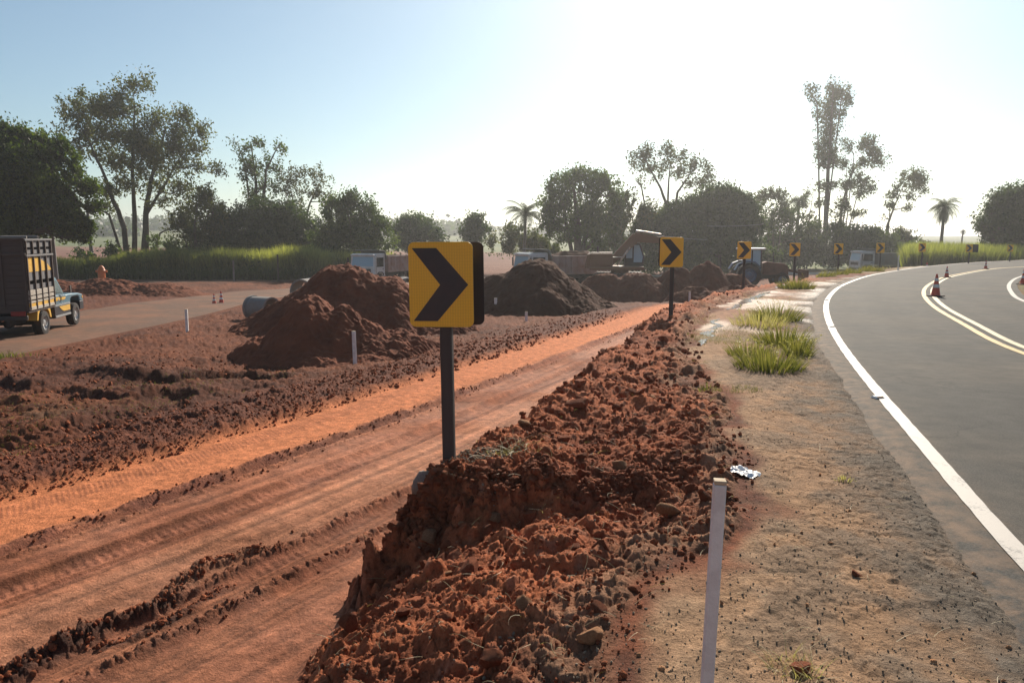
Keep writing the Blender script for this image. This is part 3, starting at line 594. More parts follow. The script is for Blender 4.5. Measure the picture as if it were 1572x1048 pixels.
# ------------------------------------------------------------------ chevron signs
def rrect(w, h, r, n=6):
    P = []
    for cx, cz, a0 in ((w/2-r, h/2-r, 0), (-w/2+r, h/2-r, 90), (-w/2+r, -h/2+r, 180), (w/2-r, -h/2+r, 270)):
        for k in range(n+1):
            a = R(a0+90*k/n); P.append((cx+r*math.cos(a), cz+r*math.sin(a)))
    return P
def rounded_post(mb, x, y, z0, z1, w):
    P = [(x+p[0], y+p[1]) for p in rrect(w, w, w*.22, 3)]; mb.prism(P, z0, z1, 'z')
SIGNW, SIGNH = .465, .60
def make_sign(loc, yaw, label, top=1.62, back=(.075, .095, R(-9)), tilt=(0, 0)):
    """origin at the ground; board faces local -Y"""
    t = empty('chevron_sign', loc, yaw, label, 'road sign', 'chevron signs along the outside of the bend', tilt)
    m = MB(); rounded_post(m, 0, 0, -.5, top-.04, .088); m.build('post', M['post'], t)
    f = MB(); f.prism(rrect(SIGNW, SIGNH, .045), -.008, 0, 'y'); b = f.build('board', M['sheet'], t, bevel=.0015); b.location = (-.02, -.05, top-SIGNH/2)
    w, h = SIGNW, SIGNH; x0 = -w/2+.028; x1 = -w/2+.205; xt = w/2-.035; xn = -w/2+.228; zt_ = h/2-.042
    P = [(x0, zt_), (x1, zt_), (xt, 0), (x1, -zt_), (x0, -zt_), (xn, 0)]
    c = MB(); n = len(P)
    V = [(p[0], -.0105, p[1]) for p in P]+[(p[0], -.0075, p[1]) for p in P]
    c.add(V, [(0, 1, 2, 5), (5, 2, 3, 4)]+[(i, (i+1) % n, n+(i+1) % n, n+i) for i in range(n)]); ch = c.build('chevron', M['black'], b)
    if back:
        g = MB(); g.prism(rrect(SIGNW, SIGNH, .045), 0, .008, 'y'); k = g.build('back_board', M['board_back'], t, bevel=.002); k.location = (back[0], back[1]*.75, top-SIGNH/2-.002); k.rotation_euler = (0, 0, back[2])
        [MB().box((0, yy, top-zz), (.16, .010, .04)).build('bracket', M['post'], t) for yy, zz in ((-.046, .14), (.046, .14), (-.046, .46), (.046, .46))]
    return t
def px_xy(px, Y, py=380): return at(px, py, Y)[0]
sy = 5.24; sx = (690-786)/1180*5.2
base1 = gp(690, 709, lambda x, y: np.array(0.0))
SIGN1 = (base1[0], base1[1])
def sign_at(px, Y, cy, yaw, label, **k):
    x = px_xy(px, Y, cy+20); zc = at(px, cy, Y)[2]; z0 = H(x, Y); top = zc+SIGNH/2-z0
    return make_sign((x, Y, z0), yaw, label, top=top, **k)
z1 = H(*SIGN1)
d = ray(690, 437); zc = CAMZ+d[2]/d[1]*(SIGN1[1]-.05)
make_sign((SIGN1[0], SIGN1[1], z1-.02), R(-8), 'largest yellow and black chevron sign, nearest the camera, on the edge of the cut bank', top=zc+SIGNH/2-z1+.02, back=(.029, .11, R(6)), tilt=(0, R(-.6)))
sign_at(1032, 15.7, 387, R(-12), 'second nearest chevron sign, standing at the top of the bank in front of the excavator', back=(-.05, .10, R(-8)))
sign_at(1142.5, 26.8, 384, R(-14), 'chevron sign that partly hides the cab of the blue tractor', back=None)
sign_at(1220, 35.5, 383, R(-20), 'chevron sign between the blue tractor and the dark hedge, fourth along the bend', back=None)
sign_at(1287, 43, 382, R(-26), 'chevron sign just left of the small white truck on the far right', back=None)
sign_at(1351, 47.5, 380.5, R(-30), 'chevron sign standing in front of the long bed of the far right truck', back=None)
sign_at(1415, 54, 380, R(-34), 'chevron sign at the tail end of the far right truck', back=None)
sign_at(1487, 59, 381, R(-38), 'small chevron sign by the tall grass with its dark back board showing beside it', back=(.34, .04, R(10)))
sign_at(1550, 66, 381, R(-42), 'farthest and smallest chevron sign, by the big tree at the right edge', back=None)
# ------------------------------------------------------------------ stakes
def stake(px, pyb, Y, h, w, label, tilt=(0, 0), z=None):
    x = px_xy(px, Y, 480) if pyb is not None else (px-786)/1180*Y; z0 = H(x, Y) if z is None else z
    t = empty('survey_stake', (x, Y, z0), random.uniform(-.4, .4), label, 'stake', 'white survey stakes', tilt)
    m = MB(); m.box((0, 0, (h-.012-.25)/2), (w, w, h-.012+.25)); m.build('shaft', M['stake'], t, bevel=w*.14)
    m = MB(); m.box((0, 0, h-.006), (w*.98, w*.98, .012)); m.build('top_end', M['stake_end'], t, bevel=.003)
def stake_px(px, ptop, pbot, zf, wpx, label, tilt=(0, 0)):
    x, Y = gp(px, pbot, zf); z0 = H(x, Y)
    x = px_xy(px, Y, 480); top = at(px, ptop, Y)[2]; stake(px, pbot, Y, top-z0, max(.03, wpx*Y/1180), label, tilt)
Yn = 2.15; topz = at(1105, 735, Yn)[2]; z0n = H(.578, Yn)
stake(786+1180*.578/Yn, None, Yn, topz-z0n, .036, 'tall white wooden stake in the foreground at the edge of the rubble', tilt=(0, R(1.4)))
stake_px(543, 508, 562, zl, 5, 'white stake standing in front of the near soil mound', (0, R(-1)))
stake_px(286, 475, 512, zl, 4, 'white stake farthest left, near the dirt road and the two small cones')
stake_px(761, 457, 482, zl, 4, 'white stake just right of the big sign at the foot of the dark mound')
stake_px(808, 478, 494, zl, 4, 'short white stake on the left edge of the smooth dirt track')
stake_px(1058, 447, 464, lambda x, y: zt(x, y), 3, 'thin stake beside the track just right of the second sign post')
sx_, sY_ = px_xy(1374, 44), 44; stake(1374, 0, 44, at(1374, 390, 44)[2]-H(sx_, sY_), .07, 'short white stake on the verge in front of the far right truck')
for (px, ptop, pbot, lab) in ((366, 405, 424, 'grey fence post on the left in the tall green grass'), (433, 396, 412, 'dark fence post on the right in the tall green grass')):
    Y = 74.0; x = px_xy(px, Y); z = H(x, Y)-.1; m = MB(); m.tube((0, 0, -.2), (.02, 0, at(px, ptop-6, Y)[2]-z), .10, .085, 8); o = m.build('fence_post', M['pole'] if px < 400 else M['bark'], None, smooth=True); o.location = (x, Y-1.6, z); tag(o, lab, 'post')
# ------------------------------------------------------------------ cones
def make_cone(loc, h, label, rz=0, grp='orange and white traffic cones'):
    t = empty('traffic_cone', loc, rz, label, 'traffic cone', grp); r = h*.19
    b = MB(); b.box((0, 0, h*.02), (h*.56, h*.56, h*.04)); b.build('base', M['cone_base'], t, bevel=h*.012)
    rad = lambda z: r*(1-z)+h*.035*z
    c = MB(); c.lathe([(0, h*.04), (rad(0)*1.12, h*.04), (rad(0), h*.07)]+[(rad(k/8), h*(.07+.93*k/8)) for k in range(1, 9)]+[(0, h)], 18); c.build('body', M['cone'], t, smooth=True)
    for a, bb in ((.34, .50), (.66, .80)):
        s = MB(); s.lathe([(rad(a)+.004, h*(.07+.93*a)), (rad(bb)+.004, h*(.07+.93*bb))], 18); s.build('band', M['cone_white'], t, smooth=True)
    return t
def cone_px(px, ptop, pbot, zf, label, hmul=1.0, lift=0):
    x, Y = gp(px, pbot, zf); z = H(x, Y)+lift; z = max(z, float(zf(x, np.array(Y)))) if zf is zr else z
    h = (at(px, ptop, Y)[2]-z); make_cone((x, Y, z+.01), h, label, random.random())
cone_px(1436, 421, 455, zr, 'largest orange and white traffic cone, on the double yellow line nearest the camera')
cone_px(1453, 409, 426, zr, 'middle traffic cone of the three on the double yellow line')
cone_px(1513, 400, 413, zr, 'smallest traffic cone, farthest along the double yellow line')
cone_px(1571, 412, 437, zr, 'traffic cone cut off by the right edge of the picture')
cone_px(329, 451, 466, zl, 'left one of the two red and white cones beside the dirt road')
cone_px(340, 447, 465, zl, 'right one of the two red and white cones beside the dirt road')
Yc = 58.; xc = px_xy(1425, Yc); make_cone((xc, Yc, H(xc, Yc)), .95, 'pale cone beyond the curve right of the far truck')
# orange barrel-like marker on the grass edge
Yo = 66.; xo = px_xy(153, Yo); zo = at(153, 429.5, Yo)[2]
t = empty('orange_marker', (xo, Yo, zo), .3, 'orange hydrant-shaped plastic marker at the edge of the tall grass on the left', 'marker')
m = MB(); m.lathe([(0, -.3), (.42, -.3), (.42, .10), (.30, .16), (.29, .62), (.34, .66), (.34, .80), (.30, .84), (.27, .98), (.16, 1.16), (.07, 1.22), (0, 1.22)], 18); m.build('body', M['orange'], t, smooth=True)
m = MB(); m.tube((-.44, 0, .73), (.44, 0, .73), .10, .10, 12); m.build('side_cap', M['orange'], t, smooth=True)
m = MB(); m.lathe([(.35, .0), (.46, .0), (.46, .10), (.35, .12)], 16); m.build('base_ring', M['yellow'], t, smooth=True)
# ------------------------------------------------------------------ concrete pipes
def pipe(px, Y, zc_, rad, L, yaw, label, wall=.07):
    x = px_xy(px, Y); m = MB(); n = 40
    prof = [(rad, -L/2), (rad, L/2-.12), (rad+.03, L/2-.12), (rad+.03, L/2), (rad-wall, L/2), (rad-wall, -L/2), (rad, -L/2)]
    m.lathe(prof, n, axis='x'); o = m.build('concrete_pipe', M['concrete'], None, smooth=True)
    o.location = (x, Y, zc_); o.rotation_euler = (0, 0, yaw); tag(o, label, 'pipe', 'large concrete pipes lying behind the soil mounds')
def pipe_on(px, Y, rad, L, yaw, label): pipe(px, Y, H(px_xy(px, Y), Y)+rad-.12, rad, L, yaw, label)
pipe_on(398, 30, .46, 1.1, R(150), 'grey concrete pipe poking out left of the near soil mound, its open end facing right')
pipe_on(468, 42, .66, 1.3, R(80), 'concrete pipe whose rounded top shows over the left slope of the taller mound')
pipe_on(601, 45, .62, 1.3, R(75), 'concrete pipe on the right slope of the mound, below the white truck')
pipe_on(622, 45.5, .66, 1.3, R(110), 'concrete pipe right against the left edge of the big sign')
pipe_on(584, 47, .55, 1.3, R(60), 'concrete pipe half hidden behind the mound, below the cab of the white truck')
# ------------------------------------------------------------------ soil mounds
def mound(name, label, Y, px, rx, ry, peaks, seed, mat, n=200, rough=1.0, extra=0.0):
    """peaks: (dx, dy, height, radius, sharp) relative to the centre; a heap of tipped soil"""
    X0 = px_xy(px, Y); g = np.linspace(-1, 1, n); U, Vv = np.meshgrid(g, g); x = U*rx; y = Vv*ry
    X = X0+x; YY = Y+y; base = terrain(X.ravel(), YY.ravel(), False).reshape(X.shape)
    h = np.full(x.shape, -1.0)
    wx = x+.28*fbm(x*.7+seed, y*.7, 3, seed)+.10*fbm(x*2.4, y*2.4, 3, seed+1); wy = y+.28*fbm(x*.7, y*.7+seed, 3, seed+2)+.10*fbm(x*2.4, y*2.4, 3, seed+3)
    for dx, dy, hh, rr, sh in peaks:
        q = np.sqrt(((wx-dx)/rr[0])**2+((wy-dy)/rr[1])**2); hv = hh*(1-q)
        hv = np.where(q < .25, hh*(1-.25)+hh*(.25-q)*(.55 if sh else .2), hv)
        h = np.maximum(h, hv)
    rill = np.abs(fbm(x*3.2, y*1.3, 4, seed+7))
    h = h+rough*(.10*fbm(x*1.5, y*1.5, 4, seed+4)+.07*clods(x*3, y*3, seed+5)+.035*clods(x*8, y*8, seed+6)-.09*rill+.015*fbm(x*16, y*16, 3, seed+8))*ss(-.2, .4, h)
    e = ss(1.0, .85, np.maximum(np.abs(U), np.abs(Vv))); h = np.maximum(h, -.3)*e-.3*(1-e)
    Z = base+h
    keep = h > -.12
    idx = np.arange(n*n).reshape(n, n); Fq = np.stack([idx[:-1, :-1], idx[:-1, 1:], idx[1:, 1:], idx[1:, :-1]], -1).reshape(-1, 4)
    k = keep.ravel()[Fq].any(1); Fq = Fq[k]; used = np.unique(Fq); mp = np.zeros(n*n, int); mp[used] = np.arange(len(used))
    V = np.stack([X-X0, YY-Y, Z], -1).reshape(-1, 3)[used]; o = link_mesh(name, np_mesh(name, V, mp[Fq]), mat, None, True); o.location = (X0, Y, 0); tag(o, label, 'soil mound', 'heaps of tipped red soil')
    return o
mound('soil_mound', 'lower red soil mound in front, with ridges and slides, behind the white stake', 17.9, 485, 3.4, 3.0,
      [(-.25, .7, 1.62, (1.75, 1.8), 1), (.5, .7, 1.35, (1.35, 1.6), 1), (1.15, .5, 1.0, (1.1, 1.5), 1), (-1.0, .5, .80, (1.2, 1.4), 0), (1.85, .7, .75, (1.2, 1.4), 1), (.1, -.5, .45, (1.0, .9), 1), (-.8, -.3, .42, (1.0, .8), 1)], 3, M['mound'], 320, .8)
mound('soil_mound', 'tall rounded red soil mound behind the front one, white truck cab showing above it', 25.2, 540, 5.4, 3.6,
      [(-.2, 0, 2.6, (2.9, 3.0), 0), (-2.0, -.2, 1.15, (2.1, 2.0), 0), (-1.1, -.2, 1.75, (2.5, 2.4), 0), (1.0, -.2, 2.1, (2.2, 2.4), 0), (2.2, .1, 1.3, (2.0, 2.2), 0)], 13, M['mound'], 320, .65)
mound('soil_mound', 'big dark cone of soil right of the large sign, before the loaded truck', 35.0, 822, 5.2, 4.6,
      [(.1, 0, 2.75, (3.5, 3.6), 0), (-1.4, .3, 2.0, (2.9, 2.7), 0), (.9, .2, 2.0, (2.9, 2.8), 0)], 23, M['mound_dark'], 300, .55)
mound('soil_mound', 'low dark spoil heap under the excavator arm, left of the second sign', 48, 980, 5.2, 3.2, [(0, 0, 2.2, (3.2, 2.6), 0), (2.0, .2, 2.0, (2.4, 2.0), 1), (-2.2, 0, 2.1, (2.8, 2.2), 0)], 33, M['mound'], 180)
mound('soil_mound', 'long dark spoil heap right of the second sign, beside the tractor', 48, 1086, 5.4, 3.4, [(0, 0, 2.75, (2.9, 2.6), 1), (-1.8, .1, 2.5, (2.2, 2.1), 1), (1.8, 0, 2.2, (2.4, 2.2), 0)], 43, M['mound'], 200)
mound('soil_mound', 'low red spoil ridge along the near lip of the pit, in front of the tractor', 40.5, 1135, 4.4, 2.0, [(0, 0, 1.35, (3.2, 1.7), 0), (-2.2, .1, 1.3, (2.0, 1.5), 0), (2.3, 0, 1.1, (2.0, 1.4), 0)], 53, M['mound'], 180)
mound('soil_bank', 'low dark bank of dug red soil left of the dirt road, below the orange marker', 49, 160, 8.0, 4.2, [(-3.5, 0, 1.1, (4.2, 2.8), 0), (0, 0, 1.15, (4.0, 2.6), 1), (3.2, .3, .8, (3.6, 2.2), 0), (-6, .2, .9, (3.0, 2.4), 0)], 63, M['mound'], 260)
# ------------------------------------------------------------------ clods and stones
def rock_mesh(seed, sub=3, flat=.75, name='clod'):
    bm = bmesh.new(); bmesh.ops.create_icosphere(bm, subdivisions=sub, radius=1); rnd = random.Random(seed)
    planes = [(Vector((rnd.gauss(0, 1), rnd.gauss(0, 1), rnd.gauss(0, 1))).normalized(), rnd.uniform(.38, .75)) for _ in range(11)]
    for v in bm.verts:
        for n_, d_ in planes:
            q = v.co.dot(n_)-d_
            if q > 0: v.co -= n_*q*.97
    co = np.array([v.co[:] for v in bm.verts])
    a = fbm(co[:, 0]*2.2+seed, co[:, 1]*2.2+co[:, 2]*1.7, 4, seed)*(.13 if sub > 2 else .45)+fbm(co[:, 0]*7+seed, co[:, 1]*7+co[:, 2]*6, 3, seed+2)*.07
    for v, k in zip(bm.verts, a): v.co *= (1+k)
    s = (1, rnd.uniform(.65, .95), rnd.uniform(.5, .8)*flat/.75)
    for v in bm.verts: v.co = Vector((v.co.x*s[0], v.co.y*s[1], v.co.z*s[2]))
    me = bpy.data.meshes.new(name); bm.to_mesh(me); bm.free(); me.polygons.foreach_set('use_smooth', [True]*len(me.polygons))
    try: me.set_sharp_from_angle(angle=R(38))
    except Exception: pass
    return me
ROCKS = [rock_mesh(100+i) for i in range(16)]
for me in ROCKS[:11]: me.materials.append(M['clod'])
for me in ROCKS[11:14]: me.materials.append(M['clod2'])
for me in ROCKS[14:]: me.materials.append(M['stone'])
def put_rock(name, x, y, s, k, label, grp, sink=.25, rot=None, cat='clod'):
    o = bpy.data.objects.new(name, ROCKS[k]); COL.objects.link(o); o.location = (x, y, H(x, y)+s*(.5-sink)*.8)
    o.rotation_euler = rot or (random.uniform(-.5, .5), random.uniform(-.5, .5), random.uniform(0, 6.28)); o.scale = (s, s*random.uniform(.75, 1.1), s*random.uniform(.7, 1.1)); tag(o, label, cat, grp); return o
# the stones one can single out
NAMED = [(661, 832, .085, 12, 'pale upright flat stone below the big sign post', 'stone'), (812, 800, .085, 3, 'large red clod in the shaded face right of the sign post', 'clod'), (686, 843, .07, 1, 'upright red brick-like clod below the sign, right of the pale stone', 'clod'),
         (722, 880, .085, 5, 'pointed triangular red clod in the middle of the near rubble', 'clod'), (600, 888, .075, 7, 'long flat red clod near the left edge of the rubble', 'clod'), (536, 965, .085, 2, 'tall sharp red clod at the lower left edge of the rubble', 'clod'),
         (905, 990, .085, 13, 'pale clod with tan crust at the bottom of the rubble', 'clod'), (890, 625, .15, 4, 'dark big clod on the lip of the bank right of the track', 'clod'), (1030, 790, .10, 11, 'broad pale red clod left of the tall white stake', 'clod'),
         (950, 720, .075, 12, 'pale pointed rock on the rubble right of the sign foot', 'rock'), (776, 690, .07, 6, 'round grey brown clod just right of the sign post', 'clod'), (865, 680, .07, 9, 'round red clod upslope on the rubble, right of the post', 'clod')]
def surf(px, py):
    """where a pixel's ray meets the real ground"""
    d = ray(px, py); t = np.concatenate([np.arange(1.5, 12, .02), np.arange(12, 60, .1)]); X = d[0]*t; Y = d[1]*t; Z = CAMZ+d[2]*t
    g = terrain(X, Y, False); k = np.argmax(Z < g); return float(X[k]), float(Y[k])
for px, py, s, k, lab, cat in NAMED:
    x, y = surf(px, py); put_rock('clod' if cat == 'clod' else cat, x, y, s, k, lab, None, .2, cat=cat)
cnt = 0; random.seed(21)
while cnt < 200:
    if cnt < 140: x = random.uniform(-1.1, 1.6); y = random.uniform(2.6, 7.5)
    else: x = random.uniform(-1, 4.5); y = random.uniform(7, 17)
    ax = np.array([x]); ay = np.array([y]); a = S.sd(ax, ay)[0][0]; b = Bc.sd(ax, ay)[0][0]
    if a < .08 or b > -.05: continue
    if math.hypot(x-SIGN1[0], y-SIGN1[1]) < .18: continue
    s = min(.11, .028+.05*random.random()**2.2+(.02 if y > 7 else 0)); k = random.choice(range(11)) if random.random() < .9 else random.choice([11, 12, 13])
    put_rock('clod', x, y, s, k, 'red clod of dug earth lying in the rubble of the cut bank', 'red clods in the rubble'); cnt += 1
def scatter_rocks(name, label, xs, ys, sizes, mat, seed, cat, sub=1, sink=.1):
    """countless small pieces in one mesh"""
    base = []
    for i in range(6):
        me = rock_mesh(seed+i, sub, 1.0, 'chip'); v = np.empty(len(me.vertices)*3); me.vertices.foreach_get('co', v); f = np.array([p.vertices[:] for p in me.polygons]); base.append((v.reshape(-1, 3), f)); bpy.data.meshes.remove(me)
    zs = hvec(np.column_stack([xs, ys])); n = len(xs); rg = np.random.default_rng(seed); Vs = []; Fs = []; off = 0; which = rg.integers(0, 6, n)
    for k in range(6):
        v, f = base[k]; q = np.where(which == k)[0]
        if not len(q): continue
        a = rg.uniform(0, 6.28, len(q)); b = rg.uniform(-.6, .6, len(q)); ca, sa = np.cos(a), np.sin(a); cb, sb = np.cos(b), np.sin(b)
        sc = sizes[q][:, None]; sz = rg.uniform(.6, 1.1, (len(q), 3))*sc
        P = v[None]*sz[:, None, :]; y_ = P[..., 1]*cb[:, None]-P[..., 2]*sb[:, None]; z_ = P[..., 1]*sb[:, None]+P[..., 2]*cb[:, None]; x_ = P[..., 0]
        P = np.stack([x_*ca[:, None]-y_*sa[:, None]+xs[q][:, None], x_*sa[:, None]+y_*ca[:, None]+ys[q][:, None], z_+(zs[q]+sizes[q]*(.5-sink)*.6)[:, None]], -1)
        Vs.append(P.reshape(-1, 3)); Fs.append((f[None]+(off+np.arange(len(q))*len(v))[:, None, None]).reshape(-1, 3)); off += len(q)*len(v)
    me = np_mesh(name, np.concatenate(Vs), np.concatenate(Fs), 3); o = link_mesh(name, me, mat); tag(o, label, cat, kind='stuff'); return o
def sample(n, fn, dens):
    """rejection sampling in polar space so density follows nearness"""
    out = []; tot = 0; rg = RNG
    while tot < n:
        r = 1.8*(dens/1.8)**rg.random(60000); th = rg.uniform(-.78, .78, 60000); x = r*np.sin(th); y = r*np.cos(th); m = fn(x, y); out.append(np.column_stack([x[m], y[m]])); tot += m.sum()
    return np.concatenate(out)[:n]
def in_rub(x, y):
    a = S.sd(x, y)[0]; b = Bc.sd(x, y)[0]; return (a > -.05) & (b < .12*RNG.random(len(x))) & (y < 30)
P = sample(7000, in_rub, 24); rr_ = np.hypot(P[:, 0], P[:, 1]); scatter_rocks('small_clods', 'crumbs of red earth covering the cut bank', P[:, 0], P[:, 1], (.005+.024*RNG.random(len(P))**2.8)*np.clip(rr_/4, .7, 2.2), M['clod'], 400, 'earth')
n = 2400; xx = RNG.uniform(-1.0, 1.3, n); yy = 5.08+RNG.normal(0, .09, n)+.35*ss(.6, 1.6, xx); q = S.resample(.01); q = q[(q[:, 1] > 4.9) & (q[:, 1] < 22)]; w_ = 1/(q[:, 1]+1); i = RNG.choice(len(q), n, p=w_/w_.sum()); xs = q[i, 0]+RNG.normal(.06, .10, n); ys = q[i, 1]+RNG.normal(0, .05, n)
P = np.concatenate([np.column_stack([xx, yy]), np.column_stack([xs, ys])]); scatter_rocks('face_clods', 'broken lumps of red earth in the cut face of the bank', P[:, 0], P[:, 1], .008+.045*RNG.random(len(P))**2.5, M['clod'], 410, 'earth', 2, .35)
P = sample(900, in_rub, 12); scatter_rocks('pale_chips', 'pale stone chips mixed into the red rubble', P[:, 0], P[:, 1], .006+.013*RNG.random(len(P))**2, M['stone'], 420, 'gravel')
def in_bank(x, y):
    a = -Lc.sd(x, y)[0]; s_ = S.sd(x, y)[0]; return (a > .02) & (a < 1.9*RNG.random(len(x))**.6) & (s_ < 0) & (y < 26)
P = sample(4200, in_bank, 26); rr_ = np.hypot(P[:, 0], P[:, 1]); scatter_rocks('bank_crumbs', 'dark crumbs of earth along the left edge of the track', P[:, 0], P[:, 1], (.010+.030*RNG.random(len(P))**2.2)*np.clip(rr_/9, .7, 1.8), M['clod'], 440, 'earth')
def in_field(x, y):
    a = -Lc.sd(x, y)[0]; s_ = S.sd(x, y)[0]; return (a > 1) & (s_ < 0) & (y < 34) & (x > -12) & (fbm(x*.5, y*.5, 2, 5) > -.1)
P = sample(6000, in_field, 34); scatter_rocks('field_crumbs', 'scattered lumps of earth over the dug field', P[:, 0], P[:, 1], .008+.05*RNG.random(len(P))**4, M['clod'], 460, 'earth')
pts = []
for c, w, h in RID:
    q = c.resample(.012); q = np.repeat(q, 3, 0); q = q+RNG.normal(0, w*.33, q.shape); pts.append(q)
P = np.concatenate(pts); scatter_rocks('rut_crumbs', 'dark crumbled ridges squeezed up between the ruts of the track', P[:, 0], P[:, 1], .006+.030*RNG.random(len(P))**3, M['clod'], 480, 'earth', 1, .3)
def along(curve, t0, w, y1, n):
    q = np.array(curve.offset(t0)); c2 = Curve(q, raw=True).resample(.02); c2 = c2[(c2[:, 1] < y1) & (c2[:, 1] > 3.2)]; i = RNG.integers(0, len(c2), n); p = c2[i]+RNG.normal(0, w, (n, 2)); k = fbm(p[:, 0]*1.2, p[:, 1]*1.2, 2, int(abs(t0)*100)) > -.15; return p[k]
P = np.concatenate([along(Lc, 1.05, .05, 22, 900), along(Lc, 1.33, .04, 20, 250), along(Lc, 3.05, .05, 18, 350), along(Lc, 3.48, .05, 18, 450)]); scatter_rocks('track_crumbs', 'small crumbs along the tyre ruts of the dirt track', P[:, 0], P[:, 1], .007+.022*RNG.random(len(P))**2.2, M['clod'], 500, 'earth')
def in_verge(x, y):
    w_ = W.sd(x, y)[0]; b = Bc.sd(x, y)[0]; g = fbm(x*1.5, y*1.5, 3, 12); return (b > 0) & (w_ < -.12-.5*RNG.random(len(x))**2) & (y < 25) & (((w_ > -1.9+g) & (RNG.random(len(x)) < .9)) | (RNG.random(len(x)) < .25) & (g > -.2))
P = sample(9000, in_verge, 20); scatter_rocks('verge_gravel', 'grey gravel and grit along the edge of the asphalt', P[:, 0], P[:, 1], .0025+.009*RNG.random(len(P))**4, M['chip'], 520, 'gravel')
P = sample(260, in_verge, 14); scatter_rocks('verge_crumbs', 'small dark lumps of earth scattered over the verge', P[:, 0], P[:, 1], .004+.016*RNG.random(len(P))**3, M['clod2'], 540, 'earth')
# chips and the broken footing at the foot of the big sign
a = RNG.uniform(0, 6.28, 1500); rr_ = np.sqrt(RNG.random(1500)); X = SIGN1[0]+.10+rr_*np.cos(a)*.42; Y = SIGN1[1]+.04+rr_*np.sin(a)*.24; scatter_rocks('footing_chips', 'grey stone chips spread round the foot of the big sign', X, Y, .005+.011*RNG.random(1500), M['chip'], 560, 'gravel')
t = bpy.data.objects.new('concrete_footing', rock_mesh(777, 4, 1.1, 'concrete_footing')); COL.objects.link(t); t.data.materials.append(M['footing'])
fx, fy = surf(650, 742); d = ray(650, 742); t.location = (fx, fy+.045, CAMZ+d[2]*fy/d[1]-.03); t.scale = (.10, .08, .12); t.rotation_euler = (.2, .1, .4); tag(t, 'pale crumbling concrete footing sticking out of the cut below the big sign', 'footing')
ox, oy = surf(1313, 884); put_rock('clod', ox, oy, .035, 4, 'small dark brown clod alone on the tan verge, right of the white stake', None)
# crumpled white plastic
x, y = surf(1143, 728); g = np.linspace(-1, 1, 26); U, Vv = np.meshgrid(g, g); hz = .5*np.abs(fbm(U*2.2, Vv*2.2, 4, 3))+.25*fbm(U*6, Vv*6, 2, 4); r_ = np.hypot(U, Vv)*(1+.35*fbm(U*2, Vv*2, 2, 8))
idx = np.arange(26*26).reshape(26, 26); Fq = np.stack([idx[:-1, :-1], idx[:-1, 1:], idx[1:, 1:], idx[1:, :-1]], -1).reshape(-1, 4); Fq = Fq[(r_.ravel()[Fq] < .95).all(1)]
o = link_mesh('plastic_scrap', np_mesh('plastic_scrap', np.stack([U*.075, Vv*.15, hz*.07+.012], -1).reshape(-1, 3), Fq), M['plastic'], None, False); o.location = (x, y, H(x, y)); o.rotation_euler = (0, 0, .5); tag(o, 'crumpled shiny white plastic scrap on the verge behind the tall stake', 'litter')
# road studs on the outer edge line
for i, (px, py, lab) in enumerate([(1347, 611, 'nearest road stud on the white edge line, at the outside of the bend'), (1276, 502, 'road stud on the white edge line, second from the camera'), (1269, 461, 'road stud on the white edge line where the bend turns tightest'), (1290, 440, 'road stud on the white edge line, farthest along the bend')]):
    x, y = gp(px, py, zr); t = empty('road_stud', (x, y, float(zr(x, np.array(y)))+.006), .3-.2*i, lab, 'road stud', 'road studs on the white edge line')
    m = MB(); m.box((0, 0, .01), (.11, .09, .02), taper=.65); m.build('housing', M['cone_white'], t, bevel=.002); m = MB(); m.box((0, -.034, .011), (.07, .012, .010)); m.build('reflector', M['amber'], t)
# ------------------------------------------------------------------ wheels
def wheel(parent, x, y, r, w, side, rimmat, dual=False, name='wheel', hub=True):
    """side +1: outer face towards +X"""
    e_ = empty(name, (x, y, r)); e_.parent = parent
    m = MB(); hw = w/2
    m.lathe([(r*.60, -hw), (r*.80, -hw*1.02), (r*.95, -hw*.92), (r, -hw*.6), (r, -hw*.08), (r*.975, -hw*.06), (r*.975, hw*.06), (r, hw*.08), (r, hw*.6), (r*.95, hw*.92), (r*.80, hw*1.02), (r*.60, hw), (r*.60, -hw)], 32, 'x')
    t = m.build('tyre', M['rubber'], e_, smooth=True)
    m = MB(); s = side
    m.lathe([(r*.61, -hw*.9), (r*.61, s*hw*.88), (r*.56, s*hw*.92), (r*.53, s*hw*.55), (r*.30, s*hw*.35), (r*.26, s*hw*.75), (r*.12, s*hw*.85), (0, s*hw*.85)], 24, 'x')
    for k in range(8):
        a = 2*math.pi*k/8; m.tube((s*hw*.45, r*.42*math.cos(a), r*.42*math.sin(a)), (s*hw*.50, r*.42*math.cos(a), r*.42*math.sin(a)), r*.07, r*.06, 8)
    m.build('rim', rimmat, e_, smooth=True)
    return e_
